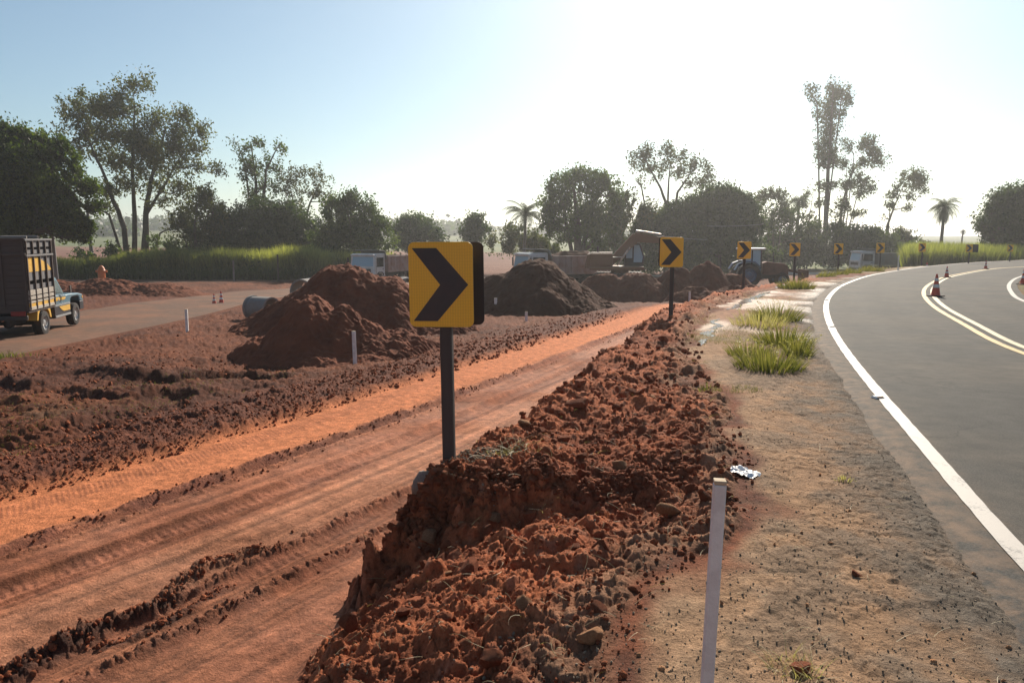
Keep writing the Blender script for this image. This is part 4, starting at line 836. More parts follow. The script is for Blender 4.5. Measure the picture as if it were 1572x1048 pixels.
# ------------------------------------------------------------------ pickup with a tall stock rack
def make_pickup(loc, rz):
    t = empty('pickup_truck', loc, rz, 'pale blue pickup truck with tall wooden stock rack, driving away on the left', 'pickup truck')
    ra, fa, wr = -1.42, 1.50, .39; X = .97
    # lower body: dark below the belt, pale blue above
    cut = lambda y0, y1, z: [(y0, z), (y0, z)]
    m = MB()   # hood and front wings
    prof = [(.55, .98), (.62, 1.13), (1.0, 1.14), (1.9, 1.10), (2.28, 1.04), (2.36, .96), (2.38, .80), (1.98, .80), (1.93, .95), (1.78, 1.00), (1.22, 1.0), (1.07, .95), (1.02, .80), (.55, .80)]
    m.prism([(a, b) for a, b in prof], -X, X); m.build('hood', M['pale_blue'], t, bevel=.05, seg=3)
    m = MB(); prof = [(-.42, .80), (-.42, 1.17), (.62, 1.13), (.62, .80)]; m.prism(prof, -X+.004, X-.004); m.build('cab_body', M['pale_blue'], t, bevel=.03)
    m = MB()   # dark lower band with wheel cut outs
    prof = [(-.45, .42), (-.45, .80), (1.02, .80), (1.02, .70), (.98, .42)]; m.prism(prof, -X+.006, X-.006); prof = [(1.98, .50), (1.98, .80), (2.37, .80), (2.37, .50)]; m.prism(prof, -X+.006, X-.006); m.build('lower_body', M['navy'], t, bevel=.02)
    for s in (-1, 1):
        m = MB(); m.prism([(-.40, .80), (.98, .80), (.98, .86), (-.40, .86)], s*(X+.0), s*(X+.006)); m.build('side_moulding', M['silver'], t)
    m = MB(); m.prism([(-.42, .44), (.98, .44), (.98, .50), (-.42, .50)], X-.004, X+.010); m.build('running_board', M['silver'], t)
    m = MB(); m.prism([(-.05, .78), (.95, .78), (.95, .60), (.35, .60), (.15, .66)], X-.005, X+.004); m.prism([(.50, .98), (.60, 1.06), (-.30, 1.10), (-.30, .98)], X-.001, X+.007); m.build('side_stripe', M['yellow'], t)
    m = MB(); prof = [(-.42, 1.15), (-.36, 1.66), (-.22, 1.74), (.16, 1.75), (.27, 1.70), (.60, 1.14)]
    V = []; n = len(prof)
    for s, k in ((-1, 0), (1, 0)):
        for (y, z) in prof: V.append((s*(X-.03-(z-1.15)*.20), y, z))
    m.add(V, [tuple(range(n))[::-1], tuple(range(n, 2*n))]+[(i, (i+1) % n, n+(i+1) % n, n+i) for i in range(n)]); m.build('cab', M['pale_blue'], t, bevel=.025)
    def pane(P, name):     # P: side-plane quad following the tumblehome
        mm = MB(); V = []
        for off in (.004, -.02): V += [(X-.03-(z-1.15)*.20+off, y, z) for y, z in P]
        n = len(P); mm.add(V, [tuple(range(n)), tuple(range(n, 2*n))[::-1]]+[(i, (i+1) % n, n+(i+1) % n, n+i) for i in range(n)])
        mm.build(name, M['glass'], t); mm = MB(); V2 = [(-v[0], v[1], v[2]) for v in V]; mm.add(V2, [tuple(range(n)), tuple(range(n, 2*n))[::-1]]+[(i, (i+1) % n, n+(i+1) % n, n+i) for i in range(n)]); mm.build(name, M['glass'], t)
    pane([(-.28, 1.20), (.50, 1.20), (.22, 1.63), (-.24, 1.63)], 'side_window')
    m = MB(); m.add([(-.80, .585, 1.19), (.80, .585, 1.19), (.72, .300, 1.665), (-.72, .300, 1.665), (-.80, .55, 1.19), (.80, .55, 1.19), (.72, .26, 1.665), (-.72, .26, 1.665)], [(0, 1, 2, 3), (7, 6, 5, 4), (0, 4, 5, 1), (1, 5, 6, 2), (2, 6, 7, 3), (3, 7, 4, 0)]); m.build('windshield', M['glass'], t)
    m = MB(); m.tube((X-.02, .45, 1.20), (X+.16, .50, 1.26), .012, .012, 6); m.box((X+.20, .50, 1.32), (.03, .13, .24)); m.build('wing_mirror', M['machine_dark'], t, bevel=.005)
    m = MB(); m.tube((X-.0, -.12, 1.02), (X+.02, -.12, 1.02), .03, .03, 8); m.build('door_handle', M['silver'], t)
    m = MB(); m.box((0, 2.42, .60), (2*X-.1, .10, .16)); m.build('front_bumper', M['machine_dark'], t, bevel=.03)
    for s in (-1, 1):
        m = MB(); m.tube((s*.72, 2.36, .90), (s*.72, 2.40, .90), .10, .10, 16); m.build('headlight', M['lamp'], t)
        m = MB(); m.box((s*(X-.02), 2.25, .93), (.06, .10, .09)); m.build('turn_lamp', M['amber'], t, bevel=.01)
    # underbody
    m = MB(); 
    for s in (-.42, .42): m.box((s, -.2, .50), (.09, 4.9, .16))
    m.tube((-.75, ra, wr), (.75, ra, wr), .06, .06, 8); m.tube((0, ra-.15, wr), (0, ra+.15, wr), .15, .12, 10); m.tube((-.75, fa, wr), (.75, fa, wr), .05, .05, 8); m.box((0, .2, .42), (.5, 1.2, .2)); m.build('chassis', M['chassis'], t)
    for s in (-1, 1):
        wheel(t, s*(X-.11), fa, wr, .25, s, M['rim']); wheel(t, s*(X-.10), ra, wr, .28, s, M['rim'])
    # load bed with yellow wheel arch
    m = MB(); m.box((0, -1.52, .86), (1.98, 2.12, .10)); m.build('bed_floor', M['wood_dark'], t)
    for s in (-1, 1):
        m = MB(); P = [(ra-.58, .52), (ra-.50, .80), (ra-.38, .96), (ra+.40, .96), (ra+.52, .80), (ra+.60, .52), (ra+.50, .52), (ra+.42, .72), (ra+.26, .84), (ra-.26, .84), (ra-.42, .72), (ra-.50, .52)]
        x0, x1 = sorted((s*(X-.28), s*(X+.015)))
        V = [(x0, *p) for p in P]+[(x1, *p) for p in P]; n = len(P)
        qs = [(0, 1, 10, 11), (1, 2, 9, 10), (2, 3, 8, 9), (3, 4, 7, 8), (4, 5, 6, 7)]
        m.add(V, qs+[tuple(n+i for i in q)[::-1] for q in qs]+[(i, (i+1) % n, n+(i+1) % n, n+i) for i in range(n)]); m.build('rear_arch', M['yellow'], t)
    # rack: sides, front, tarpaulin-dark back
    y0, y1 = -2.55, -.50; zb, ztp = .90, 2.98; XR_ = 1.0
    for s in (-1, 1):
        xs = s*XR_
        # slats behind the posts, coloured panels painted on
        m = MB()
        for a, b in ((2.76, 2.93), (2.56, 2.68)): m.box((xs-s*.015, (y0+y1)/2, (a+b)/2), (.02, y1-y0, b-a))
        m.build('slat', M['panel_grey'], t)
        m = MB(); m.box((xs-s*.016, (y0+y1)/2, (1.76+2.46)/2), (.02, y1-y0, .70)); m.box((xs-s*.016, (y0+y1)/2, 1.57), (.02, y1-y0, .15)); m.build('side_panel', M['panel_grey'], t)
        m = MB(); m.prism([(y0+.02, 2.46), (y0+.02, 2.02), (y1-.03, 2.02), (y1-.40, 2.24), (y1-1.2, 2.46)], xs-s*.008, xs+s*.004); m.build('painted_swoosh', M['yellow'], t)
        for z, h, k in ((1.40, .16, 'panel_cream'), (1.24, .10, 'panel_cream'), (1.12, .06, 'panel_cream'), (.93, .10, 'panel_cream')):
            m = MB(); m.box((xs, (y0+y1)/2, z), (.05, y1-y0+.02, h)); m.build('board', M[k], t, bevel=.006)
        m = MB(); m.box((xs, (y0+y1)/2, 1.03), (.03, y1-y0, .12)); m.build('board', M['yellow'], t)
        m = MB()
        for k in range(5):
            y = y0+.04+k*(y1-y0-.08)/4; m.box((xs+s*.022, y, (zb+ztp)/2), (.045, .055, ztp-zb))
        m.build('rack_posts', M['wood_dark'], t, bevel=.006)
        m = MB(); m.box((xs+s*.01, (y0+y1)/2, 2.98), (.07, y1-y0+.1, .06)); m.box((xs+s*.03, (y0+y1)/2, 2.51), (.05, y1-y0+.08, .06)); m.build('rail', M['panel_grey'], t, bevel=.006)
    m = MB()
    for k in range(12): m.box((0, y0-.02, zb+.06+k*.175), (2.0, .025, .165))
    m.build('rear_gate', M['wood_dark'], t, bevel=.004); m = MB(); m.box((0, y1+.02, (zb+ztp)/2), (1.96, .03, ztp-zb)); m.build('front_panel', M['wood_dark'], t, bevel=.004)
    m = MB()
    for x in (-.95, -.35, .35, .95): m.box((x, y0-.055, (zb+ztp)/2+.03), (.06, .045, ztp-zb+.06))
    m.box((0, y0-.05, 2.55), (2.05, .05, .07)); m.box((0, y0-.05, 3.0), (2.05, .05, .06)); m.build('gate_frame', M['wood_dark'], t, bevel=.006)
    m = MB(); m.tube((-.2, y1-.4, 3.06), (.98, y1-.9, 3.06), .05, .05, 10); m.tube((-.9, y0+.3, 3.05), (.9, y0+.5, 3.05), .05, .05, 10); m.build('rolled_tarpaulin', M['pole'], t, smooth=True)
    m = MB(); m.box((0, y0-.03, .66), (1.9, .10, .14)); m.build('rear_bumper', M['machine_dark'], t, bevel=.02)
    for s in (-1, 1):
        m = MB(); m.box((s*.72, y0-.095, .80), (.40, .04, .14)); m.build('tail_light', M['tail_red'], t, bevel=.01)
    m = MB(); m.box((-.15, y0-.095, .66), (.42, .015, .14)); m.build('number_plate', M['plate'], t)
    return t
px_, py_ = gp(66, 513, zl)
rzp = R(12)
# put the rear right wheel where the photo has it
off = Vector((.9*math.cos(rzp)+1.42*math.sin(rzp), .9*math.sin(rzp)-1.42*math.cos(rzp)))
cx, cy = px_-off.x, py_-off.y; make_pickup((cx, cy, H(cx, cy)+.085), rzp)
# ------------------------------------------------------------------ dump truck
def make_dump(loc, rz, label, load=False, bedmat='bed_pink', visor='white_paint'):
    t = empty('dump_truck', loc, rz, label, 'dump truck', 'white cabbed dump trucks at the works'); X = 1.22
    m = MB(); P = [(2.15, .75), (2.15, 2.72), (2.25, 2.80), (3.55, 2.78), (3.68, 2.66), (3.86, 1.70), (3.88, .70), (3.45, .70), (3.38, .98), (3.2, 1.12), (2.72, 1.12), (2.55, .98), (2.48, .75)]
    m.prism(P, -X, X); m.build('cab', M['white_paint'], t, bevel=.06, seg=3)
    m = MB(); m.add([(-1.06, 3.875, 1.72), (1.06, 3.875, 1.72), (1.0, 3.715, 2.52), (-1.0, 3.715, 2.52), (-1.06, 3.80, 1.72), (1.06, 3.80, 1.72), (1.0, 3.64, 2.52), (-1.0, 3.64, 2.52)], [(0, 1, 2, 3), (7, 6, 5, 4), (0, 4, 5, 1), (1, 5, 6, 2), (2, 6, 7, 3), (3, 7, 4, 0)]); m.build('windshield', M['glass_blue'] if visor else M['glass'], t)
    m = MB(); m.box((0, 3.78, 2.66), (2.3, .18, .14)); m.build('sun_visor', M['white_paint'], t, bevel=.03)
    m = MB(); m.box((0, 3.895, 1.36), (1.7, .03, .30)); m.build('grille', M['machine_dark'], t, bevel=.02)
    m = MB(); m.box((0, 3.92, .72), (2.44, .20, .36)); m.build('front_bumper', M['bed_grey'], t, bevel=.05)
    for s in (-1, 1):
        m = MB(); m.box((s*.92, 4.03, .76), (.32, .03, .18)); m.build('headlight', M['lamp'], t, bevel=.02)
        m = MB(); P = [(2.42, 1.66), (3.52, 1.66), (3.40, 2.45), (2.42, 2.45)]; m.prism(P, s*(X-.03), s*(X+.006)); m.build('side_window', M['glass'], t)
        m = MB(); m.prism([(2.36, .80), (2.38, .80), (2.38, 2.55), (2.36, 2.55)], s*X, s*(X+.008)); m.prism([(3.60, 1.15), (3.62, 1.15), (3.60, 2.50), (3.58, 2.50)], s*X, s*(X+.008)); m.box((s*(X+.02), 2.52, 1.45), (.03, .16, .05)); m.build('door_seams', M['machine_dark'], t)
        m = MB(); m.tube((s*X, 3.55, 2.55), (s*(X+.26), 3.75, 2.45), .018, .018, 6); m.tube((s*X, 3.55, 1.75), (s*(X+.26), 3.75, 1.75), .018, .018, 6); m.box((s*(X+.27), 3.76, 2.10), (.20, .05, .66)); m.build('wing_mirror', M['machine_dark'], t, bevel=.015)
        m = MB(); m.prism([(2.40, .80), (2.52, 1.02), (2.70, 1.16), (3.22, 1.16), (3.40, 1.02), (3.50, .80), (3.56, .80), (3.46, 1.08), (3.26, 1.23), (2.66, 1.23), (2.46, 1.08), (2.34, .80)], s*(X-.25), s*(X+.03)); m.build('wheel_arch', M['machine_dark'], t)
    m = MB()
    for s in (-.42, .42): m.box((s, -.2, .92), (.10, 7.3, .26))
    m.box((1.0, 1.0, .78), (.55, 1.1, .55)); m.box((-1.0, 1.2, .78), (.5, .9, .5))
    for y in (2.96, -1.35, -2.65): m.tube((-.95, y, .52), (.95, y, .52), .07, .07, 8)
    m.build('chassis', M['chassis'], t)
    for s in (-1, 1):
        wheel(t, s*1.02, 2.96, .52, .30, s, M['rim_dusty']); wheel(t, s*.93, -1.35, .52, .56, s, M['rim_dusty']); wheel(t, s*.93, -2.65, .52, .56, s, M['rim_dusty'])
        m = MB(); m.box((s*.93, -2.0, 1.10), (.58, 2.5, .05)); m.build('mudguard', M['machine_dark'], t)
    # bed: floor, walls with ribs, cab guard
    y0, y1, z0, z1 = -3.55, 1.75, 1.22, 2.52
    m = MB(); m.box((0, (y0+y1)/2, z0), (2.46, y1-y0, .10)); m.box((0, y0+.04, (z0+z1)/2), (2.5, .08, z1-z0)); m.box((0, y1-.04, (z0+z1)/2+.05), (2.5, .08, z1-z0+.1))
    for s in (-1, 1):
        m.box((s*1.24, (y0+y1)/2, (z0+z1)/2), (.05, y1-y0, z1-z0)); m.box((s*1.27, (y0+y1)/2, z1-.03), (.11, y1-y0+.04, .10)); m.box((s*1.27, (y0+y1)/2, z0-.02), (.10, y1-y0, .12))
        for k in range(11): m.box((s*1.285, y0+.05+k*(y1-y0-.1)/10, (z0+z1)/2), (.06, .09, z1-z0-.04))
    m.build('dump_bed', M[bedmat], t, bevel=.012)
    m = MB(); P = [(y1-.05, z1-.3), (y1+.12, z1+.1), (y1+.30, 2.98), (y1+.40, 3.04), (3.1, 3.10), (3.1, 3.03), (y1+.42, 2.96), (y1+.20, z1)]
    V = [(-1.22, *p) for p in P]+[(1.22, *p) for p in P]; n = len(P); qs = [(0, 1, 6, 7), (1, 2, 6), (2, 3, 5, 6), (3, 4, 5)]
    qs = [(0, 1, 7), (1, 2, 6, 7), (2, 3, 6), (3, 4, 5, 6)]
    m.add(V, qs+[tuple(n+i for i in q)[::-1] for q in qs]+[(i, (i+1) % n, n+(i+1) % n, n+i) for i in range(n)]); m.build('cab_guard', M['bed_grey'], t, bevel=.02)
    for s in (-1, 1):
        m = MB(); m.box((s*.9, y0-.10, .92), (.34, .05, .16)); m.build('tail_light', M['tail_red'], t, bevel=.01)
    if load:
        g = np.linspace(-1, 1, 60); U, Vv = np.meshgrid(g, g); hh = z1-.12+.62*np.clip(1-np.maximum(np.abs(U)**3, np.abs(Vv)**3), 0, 1)*(.6+.5*fbm(U*2, Vv*2+7, 4, 9))+.05*fbm(U*9, Vv*14, 3, 2)
        idx = np.arange(3600).reshape(60, 60); Fq = np.stack([idx[:-1, :-1], idx[:-1, 1:], idx[1:, 1:], idx[1:, :-1]], -1).reshape(-1, 4)
        o = link_mesh('soil_load', np_mesh('soil_load', np.stack([U*1.20, (y0+y1)/2+Vv*2.55, hh], -1).reshape(-1, 3), Fq), M['mound_dark'], None, True); o.location = loc; o.rotation_euler = (0, 0, rz); tag(o, 'heap of dark soil loaded in the bed of the middle dump truck', 'soil load')
    return t
def place_dump(px, Y, head_deg, roof_py, label, **k):
    """cab front at pixel column px and depth Y; heading in degrees anticlockwise from +X"""
    h = R(head_deg); fx = px_xy(px, Y); cx = fx-3.8*math.cos(h); cy = Y-3.8*math.sin(h); zroof = at(px, roof_py, Y)[2]; z = zroof-2.78
    make_dump((cx, cy, z), h-math.pi/2, label, **k)
place_dump(556, 66, -111.6, 389.5, 'dump truck with a clean white cab facing the camera, left of the big sign', bedmat='bed_pink')
place_dump(800, 58, -154, 388, 'dump truck loaded with soil, its pink dusty bed beside the excavator', load=True)
place_dump(1314, 88, -177, 385, 'small far dump truck on the right with a pale cab and long grey pink bed', bedmat='bed_grey')
# ------------------------------------------------------------------ excavator
def seg_box(m, p, q, w, t0, t1):
    """tapered box beam in the local x-z plane from p to q (x, z), width w along y"""
    p = Vector((p[0], 0, p[1])); q = Vector((q[0], 0, q[1])); d = (q-p).normalized(); n = Vector((-d.z, 0, d.x))
    V = []
    for y in (-w/2, w/2):
        Y_ = Vector((0, y, 0)); V += [p+n*t0/2+Y_, q+n*t1/2+Y_, q-n*t1/2+Y_, p-n*t0/2+Y_]
    m.add(V, [(0, 1, 2, 3), (7, 6, 5, 4), (0, 4, 5, 1), (1, 5, 6, 2), (2, 6, 7, 3), (3, 7, 4, 0)])
def make_excavator(loc, rz):
    """local +X is where the arm points"""
    t = empty('excavator', loc, rz, 'dusty yellow crawler excavator behind the loaded dump truck, arm bent to the right', 'excavator')
    for s in (-1, 1):
        m = MB(); P = []
        for cx_, a0, a1 in ((1.55, -90, 90), (-1.55, 90, 270)):
            for k in range(7): a = R(a0+(a1-a0)*k/6); P.append((cx_+.42*math.cos(a), .42+.42*math.sin(a)))
        m.prism(P, s*1.2-.28, s*1.2+.28, 'y')
        for k in range(14): m.box((-1.6+k*.245, s*1.2, .86), (.10, .58, .05)); m.box((-1.6+k*.245, s*1.2, .0), (.10, .58, .05))
        m.build('track', M['machine_dark'], t, bevel=.02)
    m = MB(); m.box((0, 0, .62), (1.5, 2.0, .45)); m.tube((0, 0, .8), (0, 0, 1.12), .65, .65, 20); m.build('undercarriage', M['rust'], t)
    m = MB(); m.box((-.25, 0, 1.22), (3.9, 2.55, .24)); m.box((-1.35, .0, 1.80), (1.6, 2.5, .95)); m.prism([(-2.55, 1.2), (-2.35, 2.2), (-2.05, 2.25), (-1.9, 1.2)], -1.2, 1.2, 'y'); m.build('house', M['cat_yellow'], t, bevel=.08, seg=3)
    m = MB(); m.box((-1.3, .3, 2.31), (1.5, 1.7, .05)); m.box((-.3, -.75, 2.0), (.9, .7, .05)); m.box((-2.0, -.4, 2.30), (.5, .6, .06)); m.build('glare_top_cover', M['cat_shiny'], t, bevel=.01)  # pale covers: glare on top of the machine put into the colour
    m = MB(); m.tube((-1.6, .5, 2.3), (-1.6, .5, 2.75), .06, .06, 8); m.build('exhaust', M['machine_dark'], t)
    m = MB(); m.tube((-2.1, -1.2, 2.35), (-.6, -1.2, 2.35), .02, .02, 6)
    for x in (-2.1, -1.35, -.6): m.tube((x, -1.2, 2.0), (x, -1.2, 2.35), .02, .02, 6)
    m.build('handrail', M['cat_shiny'], t)
    m = MB(); P = [(.35, 1.34), (.35, 2.95), (.5, 3.02), (1.35, 3.02), (1.5, 2.9), (1.78, 2.0), (1.7, 1.34)]; m.prism(P, .32, 1.22, 'y'); cab = m.build('cab', M['machine_dark'], t, bevel=.04)
    for P, a, b in (([(1.0, 1.6), (1.0, 2.85), (1.38, 2.85), (1.66, 2.0), (1.60, 1.6)], .30, .33), ([(.46, 1.9), (.46, 2.85), (.9, 2.85), (.9, 1.9)], .30, .33)):
        m = MB(); m.prism(P, a, b, 'y'); m.build('window', M['glass_blue'], t)
    m = MB(); m.box((.95, .77, 3.035), (1.0, .9, .05)); m.build('cab_roof', M['cat_shiny'], t, bevel=.02)
    m = MB(); seg_box(m, (-.9, 1.35), (1.15, 3.45), .42, .50, .70); seg_box(m, (1.0, 3.40), (3.3, 3.15), .42, .70, .38); m.build('boom', M['cat_yellow'], t, bevel=.03)
    m = MB(); seg_box(m, (2.9, 3.45), (3.75, .95), .34, .50, .28); m.build('stick', M['cat_yellow'], t, bevel=.03)
    m = MB(); m.tube((1.1, 0, 3.86), (2.9, 0, 3.62), .08, .06, 10); m.build('hydraulic_ram', M['cat_shiny'], t); m = MB(); m.tube((-.2, -.28, 1.4), (.7, -.28, 2.7), .08, .06, 10); m.build('hydraulic_ram', M['cat_shiny'], t)
    m = MB(); P = [(a-1.4, b) for a, b in [(5.0, 1.1), (5.4, .95), (5.45, .45), (5.15, -.05), (4.6, -.2), (4.3, .0), (4.35, .1), (4.7, .0), (5.05, .15), (5.25, .5), (5.2, .8)]]
    V = [(p[0], -.5, p[1]) for p in P]+[(p[0], .5, p[1]) for p in P]; n = len(P); qs = [(0, 1, 10), (1, 2, 9, 10), (2, 3, 8, 9), (3, 4, 7, 8), (4, 5, 6, 7)]
    m.add(V, [tuple(n+i for i in q)[::-1] for q in qs]+qs+[(i, (i+1) % n, n+(i+1) % n, n+i) for i in range(n)])
    for k in range(5): m.box((2.85, -.4+k*.2, -.02), (.22, .08, .05))
    for y in (-.5, .5): m.prism([(3.6, 1.05), (4.0, .9), (4.0, .45), (3.7, .0), (3.2, -.15), (3.0, .05)], y-.02, y+.02, 'y')
    m.build('bucket', M['rust'], t)
    return t
Ye = 56.; xe = px_xy(952, Ye); make_excavator((xe, Ye, at(985, 372, Ye)[2]-3.04), R(-6))
# ------------------------------------------------------------------ tractor
def make_tractor(loc, rz):
    """local +X forward"""
    t = empty('tractor', loc, rz, 'dusty blue tractor with a roofed cab working in the pit behind the third sign', 'tractor')
    m = MB(); P = [(.35, .85), (.30, 1.65), (.6, 1.75), (1.8, 1.62), (2.05, 1.45), (2.1, .85)]; m.prism(P, -.38, .38, 'y'); m.build('engine_hood', M['rust'], t, bevel=.05)
    m = MB(); m.box((.6, 0, .75), (3.0, .5, .35)); m.tube((-.75, -.9, .82), (-.75, .9, .82), .14, .14, 10); m.tube((1.55, -.8, .5), (1.55, .8, .5), .09, .09, 8); m.build('chassis', M['machine_dark'], t)
    m = MB(); m.box((-.5, 0, 1.12), (1.3, 1.3, .45)); m.build('cab_base', M['tractor_blue'], t, bevel=.05)
    m = MB()
    for x, y in ((-1.1, -.66), (-1.1, .66), (.12, -.66), (.12, .66), (-.5, -.66), (-.5, .66)): m.box((x, y, 1.95), (.07, .07, 1.25))
    m.build('cab_frame', M['machine_dark'], t)
    m = MB(); m.box((.13, 0, 1.95), (.02, 1.24, 1.15)); m.box((-.2, -.66, 1.95), (.5, .02, 1.15)); m.box((-.8, -.66, 1.95), (.5, .02, 1.15)); m.build('window', M['glass_blue'], t)
    m = MB(); m.box((-.45, 0, 2.62), (1.75, 1.55, .14)); m.build('cab_roof', M['white_paint'], t, bevel=.05)
    for s in (-1, 1):
        w_ = wheel(t, 0, 0, .82, .48, s, M['tractor_blue']); w_.location = (-.75, s*.95, .82); w_.rotation_euler = (0, 0, R(90))
        w_ = wheel(t, 0, 0, .50, .30, s, M['tractor_blue']); w_.location = (1.55, s*.80, .50); w_.rotation_euler = (0, 0, R(90))
        m = MB(); P = [(-1.75, 1.2), (-1.5, 1.62), (-1.0, 1.82), (-.4, 1.78), (.0, 1.45), (.0, 1.38), (-.42, 1.70), (-1.0, 1.75), (-1.45, 1.56), (-1.7, 1.2)]; V = [(p[0], s*.68, p[1]) for p in P]+[(p[0], s*1.2, p[1]) for p in P]; n = 10; qs = [(0, 1, 8, 9), (1, 2, 7, 8), (2, 3, 6, 7), (3, 4, 5, 6)]
        m.add(V, qs+[tuple(n+i for i in q)[::-1] for q in qs]+[(i, (i+1) % n, n+(i+1) % n, n+i) for i in range(n)]); m.build('fender', M['tractor_blue'], t)
    m = MB(); m.tube((1.2, .3, 1.6), (1.2, .3, 2.4), .04, .04, 8); m.build('exhaust', M['machine_dark'], t)
    m = MB(); seg_box(m, (1.9, 1.25), (3.1, .9), .12, .16, .14); m.box((3.2, 0, .75), (.12, 2.1, .9)); m.prism([(3.2, .3), (3.9, .3), (3.9, .36), (3.26, .42), (3.26, 1.2), (3.2, 1.2)], -1.05, 1.05, 'y'); m.build('front_loader', M['rust'], t)
    return t
Yt = 54.; xt = px_xy(1163, Yt); make_tractor((xt, Yt, at(1163, 380.5, Yt)[2]-2.69), R(-4))
# ------------------------------------------------------------------ poles and wire
def pole(px, pbot, ptop, Y, w, label, strip=True):
    x = px_xy(px, Y); z = at(px, pbot, Y)[2]; zt_ = at(px, ptop, Y)[2]; t = empty('utility_pole', (x, Y, z-.3), 0, label, 'utility pole', 'concrete utility poles on the left'); h = zt_-z+.3
    m = MB(); m.tube((0, 0, 0), (-.12, 0, h), w/2, w/2*.72, 14); m.build('shaft', M['pole'], t, smooth=True)
    m = MB(); m.box((-.12, -.1, h-.55), (1.6, .10, .12)); m.build('crossarm', M['pole'], t, bevel=.01)
    for k in (-.6, 0, .5):
        m = MB(); m.lathe([(0, 0), (.05, 0), (.07, .05), (.04, .09), (.06, .13), (0, .18)], 12); o = m.build('insulator', M['silver'], t, smooth=True); o.location = (-.12+k, -.1, h-.49)
    if strip:
        m = MB(); m.tube((w/2+.02, -.05, .3), (-.12+w/2*.72+.02, -.05, h*.82), .028, .028, 6); m.build('cable_duct', M['pole_white'], t)
pole(82, 428, 292, 66, .44, 'near concrete utility pole rising beside the pickup truck rack, left', True)
pole(140, 392, 318, 88, .42, 'utility pole farther back, right of the dense mango tree')
def wire(name, p, q, sag, label, r=.02):
    m = MB(); n = 16; prev = None
    for k in range(n+1):
        u = k/n; c = [p[i]*(1-u)+q[i]*u for i in range(3)]; c[2] -= sag*4*u*(1-u)
        if prev: m.tube(prev, c, r, r, 5, cap=False)
        prev = c
    o = m.build(name, M['wire'], None, smooth=True); tag(o, label, 'wire')
wire('overhead_wire', at(998, 359, 78), at(1085, 368, 74), .1, 'thin bright overhead wire above the excavator and the second sign')
wire('overhead_wire', at(1085, 347, 78), at(1172, 344, 78), .1, 'thin bright overhead wire in front of the dark trees, above the third sign')
# ------------------------------------------------------------------ foliage
def leaf_quads(C, size, tint, rg, droop=0.0, asp=.55):
    n = len(C); a = rg.normal(size=(n, 3)); a[:, 2] -= droop; a /= np.linalg.norm(a, axis=1)[:, None]
    b = rg.normal(size=(n, 3)); b -= a*(a*b).sum(1)[:, None]; b /= np.linalg.norm(b, axis=1)[:, None]
    s = (size*rg.uniform(.6, 1.35, n))[:, None]; u = a*s; v = b*s*asp
    V = np.stack([C-u, C+v*.9-u*.1, C+u, C-v*.9-u*.1], 1).reshape(-1, 3); F_ = np.arange(n*4).reshape(n, 4); return V, F_, tint
def tinted(name, V, F_, tint, mat, parent, k=4):
    me = np_mesh(name, V, F_, k); a = me.attributes.new('tint', 'FLOAT', 'FACE'); a.data.foreach_set('value', np.asarray(tint, np.float32)); return link_mesh(name, me, mat, parent)
def limb(mb, pts, r0, r1, n=7):
    """tapered bent tube"""
    k = len(pts)
    for i in range(k-1):
        a = r0+(r1-r0)*i/(k-1); b = r0+(r1-r0)*(i+1)/(k-1); mb.tube(pts[i], pts[i+1], a, b, n, cap=False)
def wiggle(p, q, n, amp, rnd):
    p = np.array(p); q = np.array(q); L = np.linalg.norm(q-p); out = [p]
    for i in range(1, n): u = i/n; out.append(p+(q-p)*u+np.array([rnd.gauss(0, 1) for _ in range(3)])*amp*L*math.sin(math.pi*u))
    return out+[q]
LEAFN = 0
